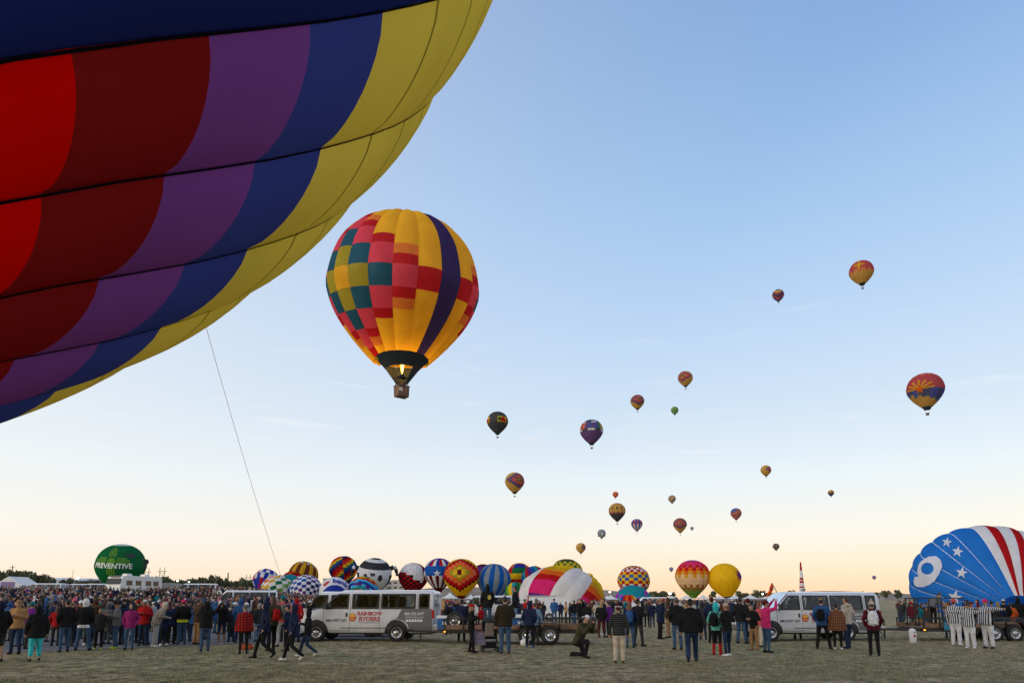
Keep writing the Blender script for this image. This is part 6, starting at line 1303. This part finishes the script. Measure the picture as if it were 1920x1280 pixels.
def far_crowd():
    r = np.random.default_rng(4); V = []; F = []; MI = []; mats = [cloth(c) for c in ('black', 'navy', 'charcoal', 'grey', 'maroon', 'red', 'blue', 'cream', 'brown', 'olive', 'white', 'orange', 'pink', 'teal', 'purple', 'pale grey')] + SKIN[:2] + [cloth('dark denim'), HAIRM['dark'], HAIRM['brown']]
    w_ = np.array([30, 19, 20, 8, 3, 1.5, 3, 4, 7, 6, 2.5, .8, 1, 2, 1.5, 4], float); w_ /= w_.sum()
    def fig(x, y, z, h, rz):
        t = int(r.choice(16, p=w_)); c, s = math.cos(rz), math.sin(rz); mb = MB(); wd = r.uniform(.9, 1.15)
        mb.tube((-.09, 0, 0), (-.08, 0, .85), .075, .09, 5, 18); mb.tube((.09, .05, 0), (.08, 0, .85), .075, .09, 5, 18)
        mb.lathe([(.19 * wd, .78), (.18 * wd, 1.05), (.21 * wd, 1.35), (.15, 1.46), (.06, 1.52)], n=7, mi=t)
        for sx in (-1, 1): mb.tube((sx * .19 * wd, 0, 1.4), (sx * .27 * wd, .04, 1.02), .065, .05, 5, t)
        mb.ell((0, .01, 1.63), (.085, .1, .12), 6, 5, 16 + int(r.integers(2))); mb.ell((0, -.012, 1.67), (.092, .1, .1), 6, 4, [19, 20, t, int(r.choice(16, p=w_))][int(r.integers(4))])
        b = len(V); k = h / 1.75
        for v in mb.v: V.append((x + k * (v.x * c - v.y * s * .8), y + k * (v.x * s + v.y * c * .8), z + k * v.z))
        F.extend([tuple(i + b for i in f) for f in mb.f]); MI.extend(mb.m)
    n = 0
    for (p0, p1, d0, d1, cnt) in ((-30, 620, 46, 140, 1500), (800, 1150, 62, 190, 300), (1120, 1470, 78, 200, 300), (600, 830, 60, 150, 60), (1680, 1720, 45, 90, 10)):
        for _ in range(cnt):
            d = d0 + (d1 - d0) * r.random(); px = r.uniform(p0, p1); x = gx(px, d); fig(x, d, terrain(x, d), r.uniform(1.55, 1.85), r.uniform(0, 6.28))
    ob('distant_crowd', me('distant_crowd', V, F, mats, MI, True), label='dense far crowd of spectators behind the nearer people', cat='crowd', kind='stuff')
far_crowd()
# lettering, stars and numeral on the blue balloon
def locate(root, X, R, px, py):
    best = None; M3 = Matrix.Rotation(root.rotation_euler.z, 3, 'Z') @ X; c = root.location; o = Vector((0, 0, CAMZ))
    def pj(s, ph):
        p = c + M3 @ surf(s, ph, 1.02) * R - o; fw = p.y * math.cos(PITCH) + p.z * math.sin(PITCH); u_ = -p.y * math.sin(PITCH) + p.z * math.cos(PITCH); return 960 + FPX * p.x / fw, 640 - FPX * u_ / fw + SHPX, p
    for a in range(120):
        for b in range(60):
            ph = a / 120 * 2 * PI; s = .05 + b / 60 * (S_MOUTH - .1); x, y, p = pj(s, ph); e = (x - px) ** 2 + (y - py) ** 2
            if e < 60:
                if best is None or p.length + e * .02 < best[0]: best = (p.length + e * .02, s, ph)
    if best is None: return None
    _, s, ph = best; x0, y0, _p = pj(s, ph); xs_, ys_, _p = pj(s + .01, ph); xp, yp, _p = pj(s, ph + .01)
    J_ = np.array([[(xs_ - x0) / .01, (xp - x0) / .01], [-(ys_ - y0) / .01, -(yp - y0) / .01]]); return s, ph, np.linalg.inv(J_)
def decal_at(root, X, R, bm, px, py, mat, nm, off=1.04, cut=4):
    q = locate(root, X, R, px, py)
    if q is None: bm.free(); return
    s, ph, Ji = q
    def fn(x, y): ds_, dp = Ji @ np.array([x, y]); return X @ surf(min(max(s + ds_, .02), S_MOUTH), ph + dp, off)
    ob(nm, map_flat(bm, fn, nm, mat, cut), root)
R9 = b9.scale[0]
for x, y, rr in ((1777, 1012, 10), (1798, 1031, 11), (1802, 1070, 11.5), (1792, 1121, 14)): decal_at(b9, X9, R9, poly_flat([star_poly(0, 0, rr, 5, .4, 1.4)]), x, y, WS, 'star')
nine = [(x / 4.57, y / 4.57) for x, y in ((-35, 95), (10, 122), (65, 130), (105, 105), (125, 60), (122, 30), (105, -20), (65, -85), (15, -118), (-45, -135), (-100, -128), (-127, -110), (-128, -80), (-108, -45), (-68, -45), (-75, 0), (-70, 45), (-55, 75))]
hole = [(2.8 + 11.6 * math.cos(a), 4.4 + 11 * math.sin(a)) for a in np.linspace(0, 2 * PI, 20)[:-1]]
decal_at(b9, X9, R9, poly_flat([nine, hole]), 1737, 1071, WS, 'numeral')
